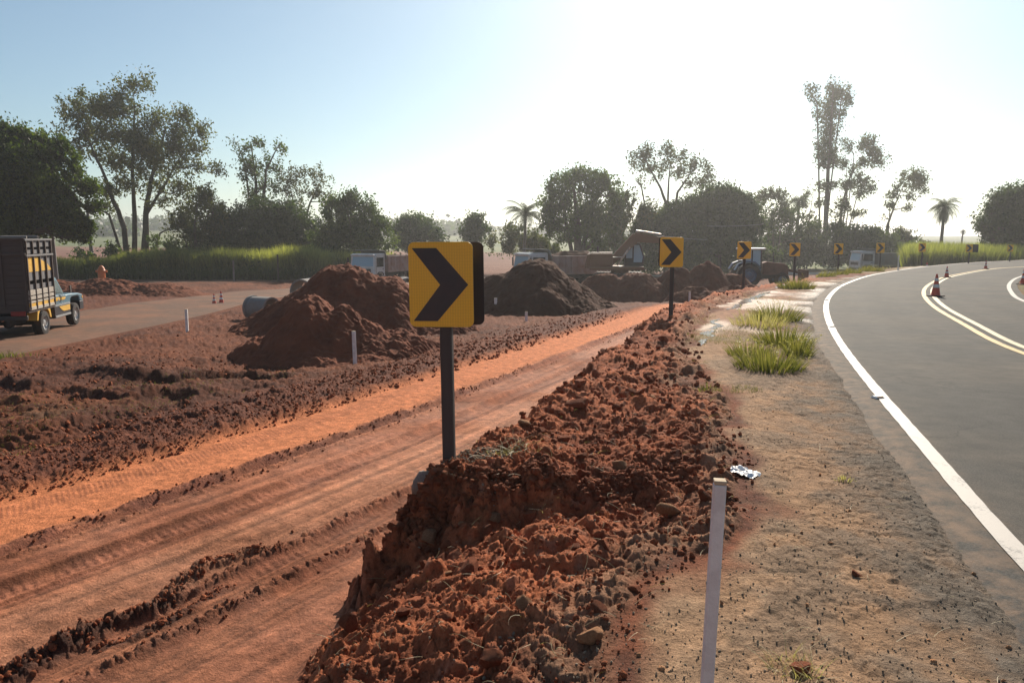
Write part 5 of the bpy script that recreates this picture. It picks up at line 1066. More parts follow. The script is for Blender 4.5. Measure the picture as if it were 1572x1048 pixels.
def tree(name, label, D, pxb, pyb, trunks, clumps, leaf, mat, bark='bark', group=None, cat='tree', dens=1.0, sub=1.0, fill=30, seed=1, depth=1.0, tw=.5, spread=1.0, branches=True, cluster=.24, cl_min=.35, gapk=-.30):
    """trunks: [(radius m, [(px,py),...])]; clumps: (cx,cy,rx,ry) in photo pixels at depth D"""
    global LEAFN
    leaf *= .82
    rg = np.random.default_rng(seed); rnd = random.Random(seed); x0 = px_xy(pxb, D); z0 = at(pxb, pyb, D)[2]
    zg = H(x0, D); t = empty(name, (x0, D, min(z0, zg)), 0, label, cat, group); org = np.array([x0, D, min(z0, zg)]); px2m = D/1180.
    mb = MB(); nodes = []
    for r, line in trunks:
        dy = rnd.uniform(-.6, .6); P = []
        for i, (a, b) in enumerate(line):
            w = np.array(at(a, b, D))-org; w[1] += dy*i*.6; P.append(w)
        P[0][2] = min(P[0][2], 0)-.3
        c = []
        for i in range(len(P)-1):
            for u in (0, .33, .66): c.append(P[i]*(1-u)+P[i+1]*u+(np.array([rnd.gauss(0, .04), rnd.gauss(0, .04), 0])*r*3 if (i or u) else 0))
        c.append(P[-1]); limb(mb, c, r, r*.22, 9)
        for i, q in enumerate(c): nodes.append((q, r*(1-.78*i/(len(c)-1))))
    Vs, Fs, Ts = [], [], []; off = 0
    npos = np.array([n_[0] for n_ in nodes])
    for (cx, cy, rx, ry) in clumps:
        c = np.array(at(cx, cy, D))-org; Rx, Rz = rx*px2m, ry*px2m; Ry = (Rx+Rz)/2*depth; c[1] += rnd.uniform(-1, 1)*Ry*.5
        rx, ry = rx*1.12, ry*1.15; Rx, Ry, Rz = Rx*1.12, Ry*1.12, Rz*1.15; k = max(5, int(rx*ry/15*sub)); q = rg.normal(size=(k, 3)); q /= np.linalg.norm(q, axis=1)[:, None]; rad = rg.random(k)**.45
        q = q*rad[:, None]; q[:, 2] = np.where(q[:, 2] < -.55, q[:, 2]*.7, q[:, 2])
        q = q*(1+.55*fbm(q[:, 0]*1.6+cx*.13, q[:, 2]*1.6+q[:, 1]+cy*.17, 2, seed+5))[:, None]
        sc = c+q*np.array([Rx, Ry, Rz])*.92; ctint = rnd.uniform(-.18, .18)
        if branches:
            dn = np.linalg.norm(npos-c, axis=1)+np.clip(npos[:, 2]-c[2], 0, 99)*1.5; j = int(np.argmin(dn)); s0, rr = nodes[j]
            r1 = max(.03, min(rr*.7, .16)); pl = wiggle(s0, c, 4, .06, rnd); limb(mb, pl, r1, r1*.35, 6)
            for i in range(0, k, max(1, int(k/14))):
                st = pl[rnd.choice((2, 3, 4))]; limb(mb, wiggle(st, sc[i], 3, .08, rnd), r1*.30, .012, 4)
        cr = np.maximum(cl_min, cluster*math.sqrt(Rx*Rz)*rg.uniform(.6, 1.6, k)); m = np.maximum(4, (fill*.88*dens*(cr/.5)**1.2*(.3/leaf)**1.2*rg.uniform(.2, 1.6, k)).astype(int))
        rep = np.repeat(np.arange(k), m); n = len(rep); g = rg.normal(size=(n, 3))*.55; 
        C = sc[rep]+g*cr[rep][:, None]*spread*1.45
        tn = .45+ctint+rg.uniform(-.4, .4, k)[rep]+rg.uniform(-.2, .2, n)
        gap = fbm(C[:, 0]*.75+seed*7, C[:, 2]*.75+C[:, 1]*.5, 3, seed)+.5*fbm(C[:, 0]*2.2, C[:, 2]*2.2+C[:, 1], 2, seed+1); kp = gap > gapk; C = C[kp]; tn = tn[kp]
        V, F_, T = leaf_quads(C, leaf, np.clip(tn, 0, 1), rg, .4); Vs.append(V); Fs.append(F_+off); off += len(V); Ts.append(T)
    LEAFN += off//4
    tinted('crown', np.concatenate(Vs), np.concatenate(Fs), np.concatenate(Ts), M[mat], t)
    if mb.v: mb.build('trunk', M[bark], t, smooth=True)
    return t
TL = 'trees on the left beyond the road'; TM = 'trees behind the works'; TR = 'trees on the right beyond the bend'
# left: dense dark mango
tree('mango_tree', 'dense dark rounded tree at the left edge, its crown hanging low over the poles', 62, 22, 425, [(.45, [(22, 425), (24, 360), (20, 300)]), (.3, [(22, 380), (60, 310), (80, 280)])],
     [(20, 250, 50, 50), (64, 275, 40, 40), (98, 298, 28, 30), (20, 310, 50, 50), (70, 320, 48, 40), (118, 335, 24, 34), (120, 300, 22, 30), (-20, 290, 40, 70), (45, 232, 36, 24), (85, 245, 26, 25), (20, 345, 40, 25), (92, 345, 22, 22), (8, 222, 22, 18), (-60, 300, 45, 80), (30, 206, 14, 9), (62, 222, 12, 10), (92, 231, 12, 9), (117, 260, 12, 10), (134, 288, 10, 10), (143, 316, 8, 12), (140, 342, 9, 12), (0, 202, 16, 9), (128, 360, 12, 10)],
     .17, 'leaf_mango', group=TL, seed=2, sub=1.3, fill=64, cluster=.16, dens=1.0, gapk=-.16)
tree('open_crowned_tree', 'tallest tree on the left, open branching crown on several trunks', 88, 212, 400,
     [(.36, [(198, 400), (192, 350), (178, 310), (160, 260), (135, 205)]), (.34, [(204, 400), (207, 330), (203, 260), (205, 160)]), (.42, [(222, 400), (222, 330), (228, 270), (248, 195)]), (.26, [(214, 400), (222, 330), (250, 280), (288, 210)]), (.16, [(226, 388), (244, 358), (268, 345)]), (.2, [(192, 345), (170, 330), (150, 318)])],
     [(205, 128, 30, 18), (178, 145, 20, 14), (112, 168, 28, 20), (98, 160, 12, 10), (150, 165, 30, 22), (190, 170, 34, 20), (236, 185, 34, 22), (283, 168, 16, 14), (278, 195, 24, 18), (128, 200, 30, 20), (170, 205, 34, 22), (215, 215, 38, 26), (262, 220, 34, 24), (304, 200, 18, 18), (305, 228, 18, 14), (140, 232, 28, 16), (180, 245, 34, 20), (230, 250, 38, 22), (280, 255, 28, 20), (325, 255, 22, 9), (336, 262, 10, 8), (196, 280, 30, 18), (245, 285, 34, 18), (165, 290, 24, 18), (280, 290, 24, 18), (225, 232, 30, 20), (160, 318, 18, 14), (250, 308, 24, 14), (120, 225, 18, 10)],
     .21, 'leaf_olive', 'bark', TL, seed=3, sub=1.1, fill=17, cluster=.19)
tree('slender_tree', 'olive green lower tree filling the gap right of the tallest left tree', 84, 300, 400, [(.2, [(302, 400), (300, 350), (305, 310)]), (.12, [(298, 380), (280, 350)])],
     [(300, 318, 26, 22), (320, 345, 24, 22), (275, 340, 22, 18), (295, 362, 30, 18), (318, 298, 14, 14), (340, 330, 12, 18)], .2, 'leaf_olive', 'bark', TL, seed=4, sub=1.3, fill=26)
tree('twin_topped_tree', 'tall sparse tree with two separate leafy tops, left of centre', 92, 400, 400,
     [(.3, [(395, 400), (395, 330), (392, 280), (385, 225)]), (.25, [(400, 400), (404, 320), (410, 260), (428, 228)]), (.15, [(392, 300), (375, 250), (366, 225)])],
     [(400, 218, 12, 10), (378, 225, 16, 12), (362, 218, 8, 6), (428, 222, 12, 10), (436, 232, 8, 8), (395, 248, 22, 16), (388, 268, 20, 16), (402, 285, 22, 18), (418, 255, 14, 12), (398, 310, 26, 16), (385, 300, 14, 10)],
     .2, 'leaf_mid', 'bark', TL, seed=5, sub=1.2, fill=19, cluster=.2)
tree('lacy_tree', 'airy tree with a rounded pale crown just right of the twin topped tree', 94, 470, 400, [(.22, [(462, 400), (464, 350), (475, 310), (490, 280)]), (.14, [(463, 350), (450, 310), (445, 285)])],
     [(455, 270, 24, 16), (440, 290, 18, 14), (485, 275, 20, 15), (495, 295, 16, 14), (470, 295, 20, 10), (508, 310, 14, 10), (450, 312, 18, 12)], .2, 'leaf_pale', 'bark', TL, seed=6, sub=1.25, fill=17, cluster=.17)
tree('broad_bush', 'large dark thicket below the twin topped tree, above the tall grass', 86, 400, 408, [(.15, [(395, 400), (395, 370)]), (.12, [(440, 400), (440, 370)])],
     [(355, 345, 26, 22), (400, 335, 38, 24), (445, 345, 32, 26), (350, 372, 28, 20), (400, 370, 42, 24), (450, 375, 30, 20), (425, 322, 24, 14), (335, 385, 20, 14), (476, 365, 14, 26)], .19, 'leaf_dark', 'bark', TL, cat='bush', seed=7, sub=1.7, fill=44, cluster=.22)
tree('bushy_tree', 'broad leafy tree with olive and yellowish leaves, left of the white truck cab', 82, 545, 405, [(.2, [(545, 405), (540, 360), (535, 320)]), (.14, [(520, 405), (505, 350)]), (.14, [(560, 400), (570, 350)])],
     [(540, 308, 20, 15), (520, 322, 24, 18), (560, 325, 20, 18), (575, 345, 20, 20), (500, 345, 22, 22), (535, 350, 30, 24), (585, 368, 18, 20), (550, 378, 34, 20), (508, 375, 24, 22), (592, 342, 6, 6), (484, 362, 12, 20)], .2, 'leaf_mid', 'bark', TL, seed=8, sub=1.4, fill=30, cluster=.2)
tree('round_tree', 'dark round crowned tree directly above the left corner of the big sign', 105, 645, 395, [(.2, [(645, 395), (643, 360)])], [(640, 350, 28, 16), (618, 362, 16, 16), (660, 362, 16, 15), (640, 372, 32, 14), (630, 342, 14, 8)], .24, 'leaf_dark', 'bark', TM, seed=9, sub=2.2, fill=40, cluster=.24)
tree('small_tree', 'small compact dark tree just right of the top of the big sign', 100, 728, 385, [(.2, [(728, 385), (728, 350)])], [(728, 338, 13, 11), (722, 352, 14, 14), (738, 352, 12, 12), (728, 366, 16, 12)], .24, 'leaf_dark', 'bark', TM, seed=10, sub=3, fill=36, cluster=.26)
tree('broad_bush', 'low leafy thicket under the palm, behind the middle dump truck', 92, 800, 395, [], [(785, 362, 18, 16), (812, 372, 20, 16), (775, 378, 16, 12), (830, 378, 16, 14), (758, 372, 14, 8), (850, 385, 14, 10)], .22, 'leaf_olive', 'bark', TM, cat='bush', seed=11, sub=2.2, fill=30, branches=False)
tree('big_tree', 'large broad crowned tree with a thick trunk, behind the middle dump truck', 86, 888, 398, [(.55, [(888, 398), (887, 360), (885, 320), (880, 285)]), (.3, [(886, 350), (910, 310), (925, 285)]), (.28, [(886, 350), (865, 315), (855, 290)])],
     [(870, 275, 24, 16), (895, 268, 22, 12), (925, 278, 22, 14), (850, 292, 16, 12), (895, 292, 32, 20), (935, 300, 22, 20), (865, 312, 26, 20), (905, 320, 30, 20), (842, 318, 18, 20), (850, 340, 20, 18), (890, 345, 28, 20), (925, 340, 26, 20), (838, 350, 14, 14), (945, 322, 14, 18), (872, 365, 22, 12), (912, 368, 24, 14)],
     .21, 'leaf_mid', 'bark', TM, seed=12, sub=1.3, fill=26, cluster=.2)
tree('bushy_tree', 'hazy yellowish green mass of leaves between the big tree and the open tree', 90, 970, 395, [(.18, [(972, 395), (972, 340)])], [(962, 310, 22, 20), (985, 325, 22, 18), (955, 340, 26, 22), (990, 350, 22, 20), (965, 368, 30, 16), (1005, 365, 14, 16), (940, 365, 16, 16)], .22, 'leaf_olive', 'bark', TM, seed=13, sub=1.5, fill=26, cluster=.2)
tree('open_crowned_tree', 'tall spreading tree with a wide airy dome and forked trunk, above the excavator', 96, 1022, 395,
     [(.34, [(1022, 395), (1024, 350), (1025, 322), (1012, 290), (990, 250)]), (.24, [(1025, 322), (1040, 295), (1062, 265)]), (.2, [(1024, 330), (1026, 290), (1030, 250)]), (.14, [(1012, 292), (985, 285), (975, 275)]), (.14, [(1040, 295), (1070, 290), (1085, 282)])],
     [(990, 235, 22, 12), (1015, 230, 22, 10), (1040, 240, 24, 12), (980, 255, 14, 12), (1005, 255, 24, 12), (1040, 262, 26, 12), (1070, 252, 20, 14), (1085, 270, 14, 14), (1065, 280, 22, 10), (980, 280, 12, 8), (1000, 272, 14, 8), (1090, 285, 10, 8), (972, 236, 8, 6)],
     .2, 'leaf_pale', 'bark', TM, seed=14, sub=1.3, fill=19, cluster=.18)
tree('broad_bush', 'big dark solid mass of foliage right of the open tree, above the spoil heaps', 88, 1110, 400, [(.25, [(1105, 400), (1105, 330)])],
     [(1075, 315, 26, 20), (1100, 308, 22, 18), (1130, 310, 22, 16), (1060, 340, 24, 22), (1100, 340, 32, 24), (1140, 335, 26, 22), (1155, 325, 12, 16), (1050, 368, 22, 20), (1090, 372, 32, 20), (1135, 368, 32, 18), (1160, 350, 10, 18), (1040, 345, 20, 20), (1020, 352, 16, 18), (1036, 322, 12, 12), (1115, 296, 10, 8), (1085, 300, 12, 8)], .2, 'leaf_dark', 'bark', TM, cat='bush', seed=15, sub=2.0, fill=48, cluster=.22)
tree('lacy_tree', 'airy small tree with pale stems right of the dark mass of foliage', 104, 1185, 375, [(.12, [(1190, 375), (1186, 340), (1175, 310)]), (.10, [(1192, 375), (1200, 335), (1205, 310)]), (.08, [(1188, 370), (1178, 350), (1165, 335)])],
     [(1168, 302, 12, 9), (1185, 298, 12, 8), (1200, 305, 10, 9), (1175, 318, 12, 8), (1195, 320, 14, 8), (1165, 335, 8, 8), (1208, 330, 8, 8), (1185, 345, 14, 8)], .22, 'leaf_pale', 'bark', TR, seed=16, sub=2.6, fill=22, cluster=.2)
tree('lacy_tree', 'thin stemmed airy tree between the short palm and the tallest tree', 108, 1240, 375, [(.12, [(1240, 375), (1243, 330), (1248, 305)]), (.08, [(1238, 375), (1228, 345)])],
     [(1245, 298, 12, 8), (1235, 312, 10, 8), (1255, 312, 10, 8), (1242, 330, 12, 8), (1228, 345, 8, 8), (1252, 345, 10, 8)], .22, 'leaf_pale', 'bark', TR, seed=17, sub=2.6, fill=20, cluster=.2)
tree('tall_tree', 'tallest and narrowest tree in the glare on the right, with a ragged column of leaves', 120, 1266, 380,
     [(.42, [(1266, 380), (1268, 320), (1270, 260), (1273, 200), (1275, 140)]), (.16, [(1272, 190), (1255, 155), (1243, 138)]), (.14, [(1273, 185), (1292, 150), (1300, 140)])],
     [(1276, 132, 10, 12), (1292, 142, 14, 16), (1300, 152, 8, 12), (1245, 138, 8, 10), (1252, 152, 7, 8), (1278, 158, 18, 14), (1275, 178, 20, 14), (1288, 172, 14, 12), (1272, 198, 16, 12), (1268, 218, 14, 12), (1282, 208, 10, 12), (1266, 240, 16, 12), (1258, 228, 8, 8), (1276, 232, 12, 10), (1262, 252, 12, 10), (1284, 250, 10, 8), (1262, 285, 12, 10), (1280, 282, 10, 10)],
     .24, 'leaf_pale', 'bark_pale', TR, seed=18, sub=2.0, fill=17, cluster=.22, cl_min=.45)
tree('leaning_tree', 'tree with flat separate tufts of leaves reaching right of the tallest tree', 117, 1292, 380,
     [(.26, [(1288, 380), (1292, 320), (1305, 275), (1322, 245)]), (.12, [(1290, 330), (1300, 290), (1295, 240)]), (.12, [(1292, 320), (1315, 305), (1330, 295)]), (.1, [(1298, 300), (1310, 240), (1300, 215)])],
     [(1335, 220, 16, 14), (1340, 235, 14, 8), (1325, 250, 14, 8), (1348, 248, 16, 7), (1358, 252, 8, 6), (1300, 225, 8, 14), (1298, 250, 10, 12), (1312, 265, 14, 10), (1325, 280, 14, 10), (1335, 290, 10, 8), (1300, 285, 16, 10), (1296, 312, 16, 12), (1318, 325, 12, 7), (1285, 330, 12, 12), (1322, 298, 12, 8)],
     .23, 'leaf_pale', 'bark_pale', TR, seed=19, sub=2.2, fill=20, cluster=.2, cl_min=.4)
tree('leaning_tree', 'lone tree with a curved leaning stem between the tall tree and the palm', 112, 1357, 368,
     [(.2, [(1356, 370), (1364, 345), (1374, 322), (1385, 300), (1395, 280)]), (.1, [(1366, 342), (1366, 318), (1372, 305)])],
     [(1395, 272, 14, 10), (1408, 270, 12, 10), (1390, 285, 18, 10), (1412, 285, 12, 8), (1372, 298, 12, 8), (1395, 300, 12, 7), (1366, 312, 8, 8), (1398, 318, 8, 6), (1420, 292, 7, 5), (1358, 335, 6, 6)],
     .22, 'leaf_pale', 'bark_pale', TR, seed=20, sub=2.2, fill=20, cluster=.2, cl_min=.4)
tree('dense_tree', 'dense dark tree at the right edge of the picture, beyond the bend', 84, 1555, 398, [(.3, [(1553, 398), (1553, 350), (1550, 320)]), (.2, [(1565, 398), (1575, 340)])],
     [(1565, 300, 24, 18), (1540, 310, 22, 18), (1590, 310, 30, 26), (1525, 328, 18, 16), (1560, 330, 30, 20), (1515, 350, 14, 14), (1540, 352, 28, 18), (1580, 355, 30, 20), (1525, 370, 20, 12), (1560, 374, 26, 12), (1600, 340, 30, 40), (1508, 345, 8, 8)], .19, 'leaf_dark', 'bark', TR, seed=21, sub=2.0, fill=40, cluster=.2)
for i, (px, py, lab, cl, D_, mt) in enumerate([
    (1205, 395, 'green hedge like bushes behind the third and fourth signs', [(1180, 372, 20, 12), (1205, 366, 22, 12), (1230, 372, 22, 14), (1165, 382, 18, 12), (1200, 384, 26, 12), (1235, 388, 24, 12), (1150, 376, 12, 12), (1190, 398, 26, 10), (1235, 398, 26, 10)], 106, 'leaf_dark'),
    (1290, 395, 'dark bushes behind the fifth sign, at the foot of the tallest tree', [(1265, 372, 22, 14), (1290, 366, 22, 16), (1315, 368, 20, 16), (1275, 388, 26, 12), (1310, 388, 24, 12), (1250, 385, 16, 12), (1275, 399, 24, 9), (1310, 398, 22, 9)], 108, 'leaf_dark'),
    (1350, 390, 'rounded bushes behind the far truck, under the leaning tree', [(1335, 360, 18, 12), (1352, 372, 20, 14), (1330, 378, 20, 14), (1365, 380, 16, 10), (1310, 356, 12, 9), (1385, 384, 16, 9), (1405, 380, 14, 9)], 110, 'leaf_mid'),
    (1395, 380, 'low twiggy bush with sky showing through, left of the palm', [(1378, 358, 12, 9), (1395, 364, 14, 9), (1408, 362, 8, 6), (1385, 374, 20, 8), (1410, 374, 12, 7)], 114, 'leaf_pale')]):
    tree('broad_bush', lab, D_, px, py, [], cl, .24, mt, 'bark', TR, cat='bush', seed=30+i, sub=2.6, fill=34, branches=False, cluster=.22)
tree('broad_bush', 'dark shrubs at the foot of the tall left trees, behind the tall grass', 84, 250, 408, [], [(255, 378, 20, 12), (180, 385, 16, 10), (235, 368, 12, 8), (130, 392, 16, 9), (290, 385, 22, 12)], .19, 'leaf_mid', 'bark', TL, cat='bush', seed=40, sub=1.6, fill=26, branches=False)
tree('bushy_tree', 'leafy green tree low down between the open tree and the dark mass', 91, 1025, 400, [(.2, [(1028, 400), (1030, 350)])], [(1005, 345, 22, 18), (1030, 338, 22, 20), (1055, 328, 20, 20), (1000, 368, 26, 16), (1035, 365, 26, 18), (985, 352, 16, 16)], .22, 'leaf_mid', 'bark', TM, seed=45, sub=1.8, fill=40, cluster=.2)
tree('bushy_tree', 'ragged green trees filling the skyline right of the dark mass', 100, 1200, 395, [(.15, [(1200, 395), (1198, 350)])], [(1180, 345, 18, 16), (1205, 340, 18, 16), (1225, 350, 16, 14), (1250, 352, 18, 14), (1190, 325, 12, 10), (1290, 350, 16, 12), (1265, 356, 18, 10)], .22, 'leaf_mid', 'bark', TR, seed=46, sub=1.5, fill=26, cluster=.2)
tree('broad_bush', 'scrubby bushes growing out of the tall grass on the left', 77, 330, 425, [], [(150, 408, 14, 8), (215, 402, 16, 9), (262, 400, 18, 10), (330, 404, 16, 9), (395, 402, 18, 9), (470, 402, 16, 9), (520, 400, 14, 8)], .2, 'leaf_mid', 'bark', TL, cat='bush', seed=47, sub=1.4, fill=20, branches=False)
tree('broad_bush', 'long dark undergrowth along the foot of the trees behind the excavator', 90, 1010, 405, [], [(935, 386, 20, 18), (965, 392, 22, 18), (1000, 390, 24, 20), (1030, 386, 22, 22), (1060, 392, 24, 20), (1100, 394, 28, 20), (1140, 394, 28, 20), (1175, 396, 24, 16), (1020, 366, 16, 10), (905, 390, 18, 14), (1050, 404, 30, 12), (1120, 406, 34, 12), (980, 405, 30, 12)], .22, 'leaf_mid', 'bark', TM, cat='bush', seed=44, sub=2.0, fill=34, branches=False)
# ------------------------------------------------------------------ palms
def palm(label, D, px, pyb, pyc, R_px, n, seed, droop=1.0, dead=True, small=False):
    rg = np.random.default_rng(seed); rnd = random.Random(seed); x0 = px_xy(px, D); z0 = min(at(px, pyb, D)[2], H(x0, D)); t = empty('palm_tree', (x0, D, z0), 0, label, 'palm', 'palm trees'); h = at(px, pyc, D)[2]-z0; Rm = R_px*D/1180
    m = MB(); P = [Vector((.0, 0, -.3)), Vector((.08, 0, h*.4)), Vector((.15, 0, h*.75)), Vector((.2, 0, h))]; limb(m, P, .22, .15, 10); m.build('trunk', M['bark_pale'], t, smooth=True)
    def fronds(cnt, elmin, elmax, L, mat, nm, dr):
        Vs, Ts = [], []
        for k in range(cnt):
            a = rnd.uniform(0, 2*math.pi); el = R(rnd.uniform(elmin, elmax)); d = np.array([math.cos(a), math.sin(a), 0]); p = np.array([.2, 0, h]); seg = 14; l = L*rnd.uniform(.75, 1.1)/seg; e = el; side = np.array([-d[1], d[0], 0]); tn = rnd.uniform(.1, .9)
            for i in range(seg):
                q = p+(d*math.cos(e)+np.array([0, 0, 1])*math.sin(e))*l; u = (i+1)/seg
                w = .02*(1-u)+.008; Vs += [p-side*w, p+side*w, q+side*w, q-side*w]; Ts.append(tn*.6)
                for s in (-1, 1):
                    for jj in (0, .5):
                        b = p+(q-p)*jj; ll = L*.24*math.sin(math.pi*min(1, u*.85+.12))*rnd.uniform(.8, 1.15); tip = b+(side*s*.62+(q-p)/l*.55+np.array([0, 0, -.55*dr]))*ll; ww = (q-p)*.30
                        Vs += [b, b+ww*.5+side*s*ll*.1, tip, b-ww*.5+side*s*ll*.1]; Ts.append(tn)
                p = q; e -= R(dr*rnd.uniform(6, 11))
        V = np.array(Vs); tinted(nm, V, np.arange(len(V)).reshape(-1, 4), Ts, M[mat], t)
    fronds(n, 5, 80, Rm, 'palm', 'crown', droop)
    if dead: fronds(int(n*.7), -75, -20, Rm*.95, 'palm', 'drooping_fronds', droop*.5)
palm('palm with a shaggy drooping skirt of fronds standing alone right of the leaning tree', 92, 1443, 372, 318, 34, 34, 51, 1.0)
palm('palm in the middle distance between the small dark tree and the big tree', 90, 804, 395, 330, 44, 36, 52, .95, False)
palm('short bushy palm left of the tallest tree', 104, 1221, 380, 308, 24, 26, 53, 1.1)
palm('tiny far palm right of the shaggy palm, near the horizon', 170, 1475, 372, 355, 9, 18, 54, 1.2)
# ------------------------------------------------------------------ grass
def blades(name, label, X, Y, Hh, width, mat, seed, segs=3, lean=.35, kind='stuff', cat='grass', parent=None, z=None, tintc=None, org=(0, 0, 0)):
    rg = np.random.default_rng(seed); n = len(X); Z = hvec(np.column_stack([X, Y])) if z is None else z; a = rg.uniform(0, 6.28, n); L = rg.uniform(.2, 1.2, n)*lean*Hh; dx, dy = np.cos(a)*L, np.sin(a)*L; b = rg.uniform(0, 6.28, n); sx_, sy_ = np.cos(b)*width/2, np.sin(b)*width/2
    V = np.empty((n, segs+1, 2, 3)); 
    for k in range(segs+1):
        u = k/segs; w = (1-u)**.7+.02; cx_ = X+dx*u**1.8; cy_ = Y+dy*u**1.8; cz = Z-.02+Hh*(u-.18*u*u*np.hypot(dx, dy)/np.maximum(Hh, 1e-3))
        V[:, k, 0] = np.stack([cx_-sx_*w, cy_-sy_*w, cz], -1); V[:, k, 1] = np.stack([cx_+sx_*w, cy_+sy_*w, cz], -1)
    idx = np.arange(n*(segs+1)*2).reshape(n, segs+1, 2); Fq = np.stack([idx[:, :-1, 0], idx[:, :-1, 1], idx[:, 1:, 1], idx[:, 1:, 0]], -1).reshape(-1, 4)
    tn = np.clip((rg.random(n) if tintc is None else tintc+rg.uniform(-.25, .25, n)), 0, 1); tn = (tn[:, None]+np.linspace(-.15, .3, segs)[None]).ravel()
    V = V.reshape(-1, 3)-np.array(org); o = tinted(name, V, Fq, np.clip(tn, 0, 1), M[mat], parent)
    if kind: tag(o, label, cat, kind=kind)
    return o
rg = np.random.default_rng(5)
# tall grass beyond the left road
n = 60000; px = rg.uniform(60, 600, n); D_ = 76+rg.random(n)**1.3*9-np.clip((px-420)/180, 0, 1)*2; X = (px-786)/1180*D_; top = np.interp(px, [60, 140, 200, 330, 420, 520, 600], [398, 396, 386, 381, 379, 380, 384])+9*fbm(px*.05, D_*.3, 4, 6)+5*fbm(px*.013, D_*.1, 2, 7)
zt_ = CAMZ-(top-362)/1180*D_; zg = hvec(np.column_stack([X, D_])); Hh = np.clip((zt_-zg)*rg.uniform(.55, 1.1, n), .5, 4.5)
tc = .10+.72*ss(-.35, .35, fbm(px*.03, D_*.35, 4, 8))*np.clip((px-100)/260, .35, 1)
blades('tall_grass', 'band of tall green and straw coloured grass beyond the road on the left', X, D_, Hh, .11, 'reed', 1, 3, .30, tintc=tc)
n = 9000; px = rg.uniform(60, 600, n); D_ = 74.5+rg.random(n)*3; X = (px-786)/1180*D_; blades('verge_grass', 'shorter dark green growth at the foot of the tall grass', X, D_, rg.uniform(.5, 1.7, n), .14, 'leaf_dark', 2, 2, .7)
# reeds beyond the right bend
n = 38000; px = rg.uniform(1385, 1640, n); D_ = 74+rg.random(n)**1.2*22; X = (px-786)/1180*D_; zg = hvec(np.column_stack([X, D_])); zt_ = CAMZ-(np.interp(px, [1385, 1430, 1500, 1600], [374, 371, 373, 376])-362+3*fbm(px*.04, D_*.2, 3, 16))/1180*D_; Hh = np.clip((zt_-zg)*rg.uniform(.55, 1.08, n), .4, 5)
blades('tall_grass', 'band of bright tall grass beyond the bend on the right', X, D_, Hh, .13, 'reed', 3, 3, .25, tintc=.08+.42*ss(-.4, .4, fbm(px*.03, D_*.2, 3, 18)))
# dry grass on the outer verge of the far bend
n = 9000; s_ = rg.uniform(0, 1, n); q = W.resample(.5); q = q[(q[:, 0] > 24) & (q[:, 0] < 75)]; i = rg.integers(0, len(q), n); X = q[i, 0]+rg.normal(0, .5, n)-1.0; Y = q[i, 1]+3.0+np.abs(rg.normal(0, 1.2, n)); blades('dry_grass', 'dry pale grass on the outer verge of the far bend', X, Y, rg.uniform(.15, .45, n), .05, 'straw', 4, 2, .6)
# tufts on the verge between the rubble and the asphalt
def tuft(px, py, rad, hh, n, seed, label, mat='weed', seedheads=True, grp='grass tufts on the verge'):
    x, y = gp(px, py, zr); g = np.random.default_rng(seed); a = g.uniform(0, 6.28, n); r_ = rad*np.sqrt(g.random(n)); X = x+r_*np.cos(a); Y = y+r_*np.sin(a)*1.1; z0 = H(x, y); t = empty('grass_tuft', (x, y, z0), 0, label, 'grass tuft', grp)
    h = hh*g.uniform(.45, 1.1, n)*(1-.45*(r_/rad)**2); Z = hvec(np.column_stack([X, Y])); blades('leaves', None, X, Y, h, .005+.0006*y, mat, seed, 4, .75, kind=None, parent=t, z=Z, org=(x, y, z0))
    if seedheads:
        k = max(10, n//60); i = g.integers(0, n, k); XX = np.repeat(X[i]+g.normal(0, .05, k), 14); YY = np.repeat(Y[i]+g.normal(0, .05, k), 14); ZZ = np.repeat(Z[i]+h[i]*g.uniform(.75, 1.0, k), 14); u = np.tile(np.linspace(0, .14, 14), k); ln = np.repeat(g.uniform(-1, 1, k), 14)
        C = np.stack([XX+u*ln*.8, YY, ZZ+u*.8], 1)+g.normal(0, .008, (14*k, 3))-np.array([x, y, z0]); V, F_, T = leaf_quads(C, .014, g.random(len(C)), g); tinted('seed_heads', V, F_, T, M['straw'], t)
tuft(1180, 566, .42, .34, 700, 61, 'largest nearest green grass tuft on the verge, in front of the others')
tuft(1203, 528, .42, .38, 600, 62, 'bright green grass tuft with pale seed heads, behind the largest one')
tuft(1192, 492, .45, .42, 600, 63, 'dull green grass tuft, third in the row on the verge')
tuft(1225, 545, .20, .30, 300, 64, 'narrow green tuft at the right side of the largest one')
tuft(1152, 545, .30, .30, 300, 65, 'thin dry tuft at the left side of the big tufts', 'grass')
tuft(1222, 443, .55, .42, 600, 66, 'small grass tuft farther along the verge, below the fourth sign', 'grass')
tuft(1165, 500, .5, .35, 300, 67, 'faded wispy tuft left of the third tuft', 'straw')
for i, (a, b) in enumerate([(1252, 424), (1272, 421), (1330, 416), (1295, 419)]): tuft(a, b, .9, .40, 500, 70+i, ['dry tuft below the gap between the fourth and fifth signs', 'dry tuft directly below the fifth sign', 'dry tuft in front of the far truck cab', 'dry tuft just right of the fifth sign post'][i], 'grass', False)
tuft(1296, 738, .055, .06, 90, 80, 'small brown withered tuft on the tan verge', 'straw', False); tuft(1085, 600, .14, .10, 120, 81, 'low yellowish grass patch at the edge of the rubble', 'grass', False)
x, y = surf(1225, 1030); n = 140; a = rg.uniform(0, 6.28, n); r_ = .10*np.sqrt(rg.random(n)); t = empty('root_clump', (x, y, H(x, y)), 0, 'dark clump of roots and dry grass at the bottom edge, right of the tall stake', 'root clump')
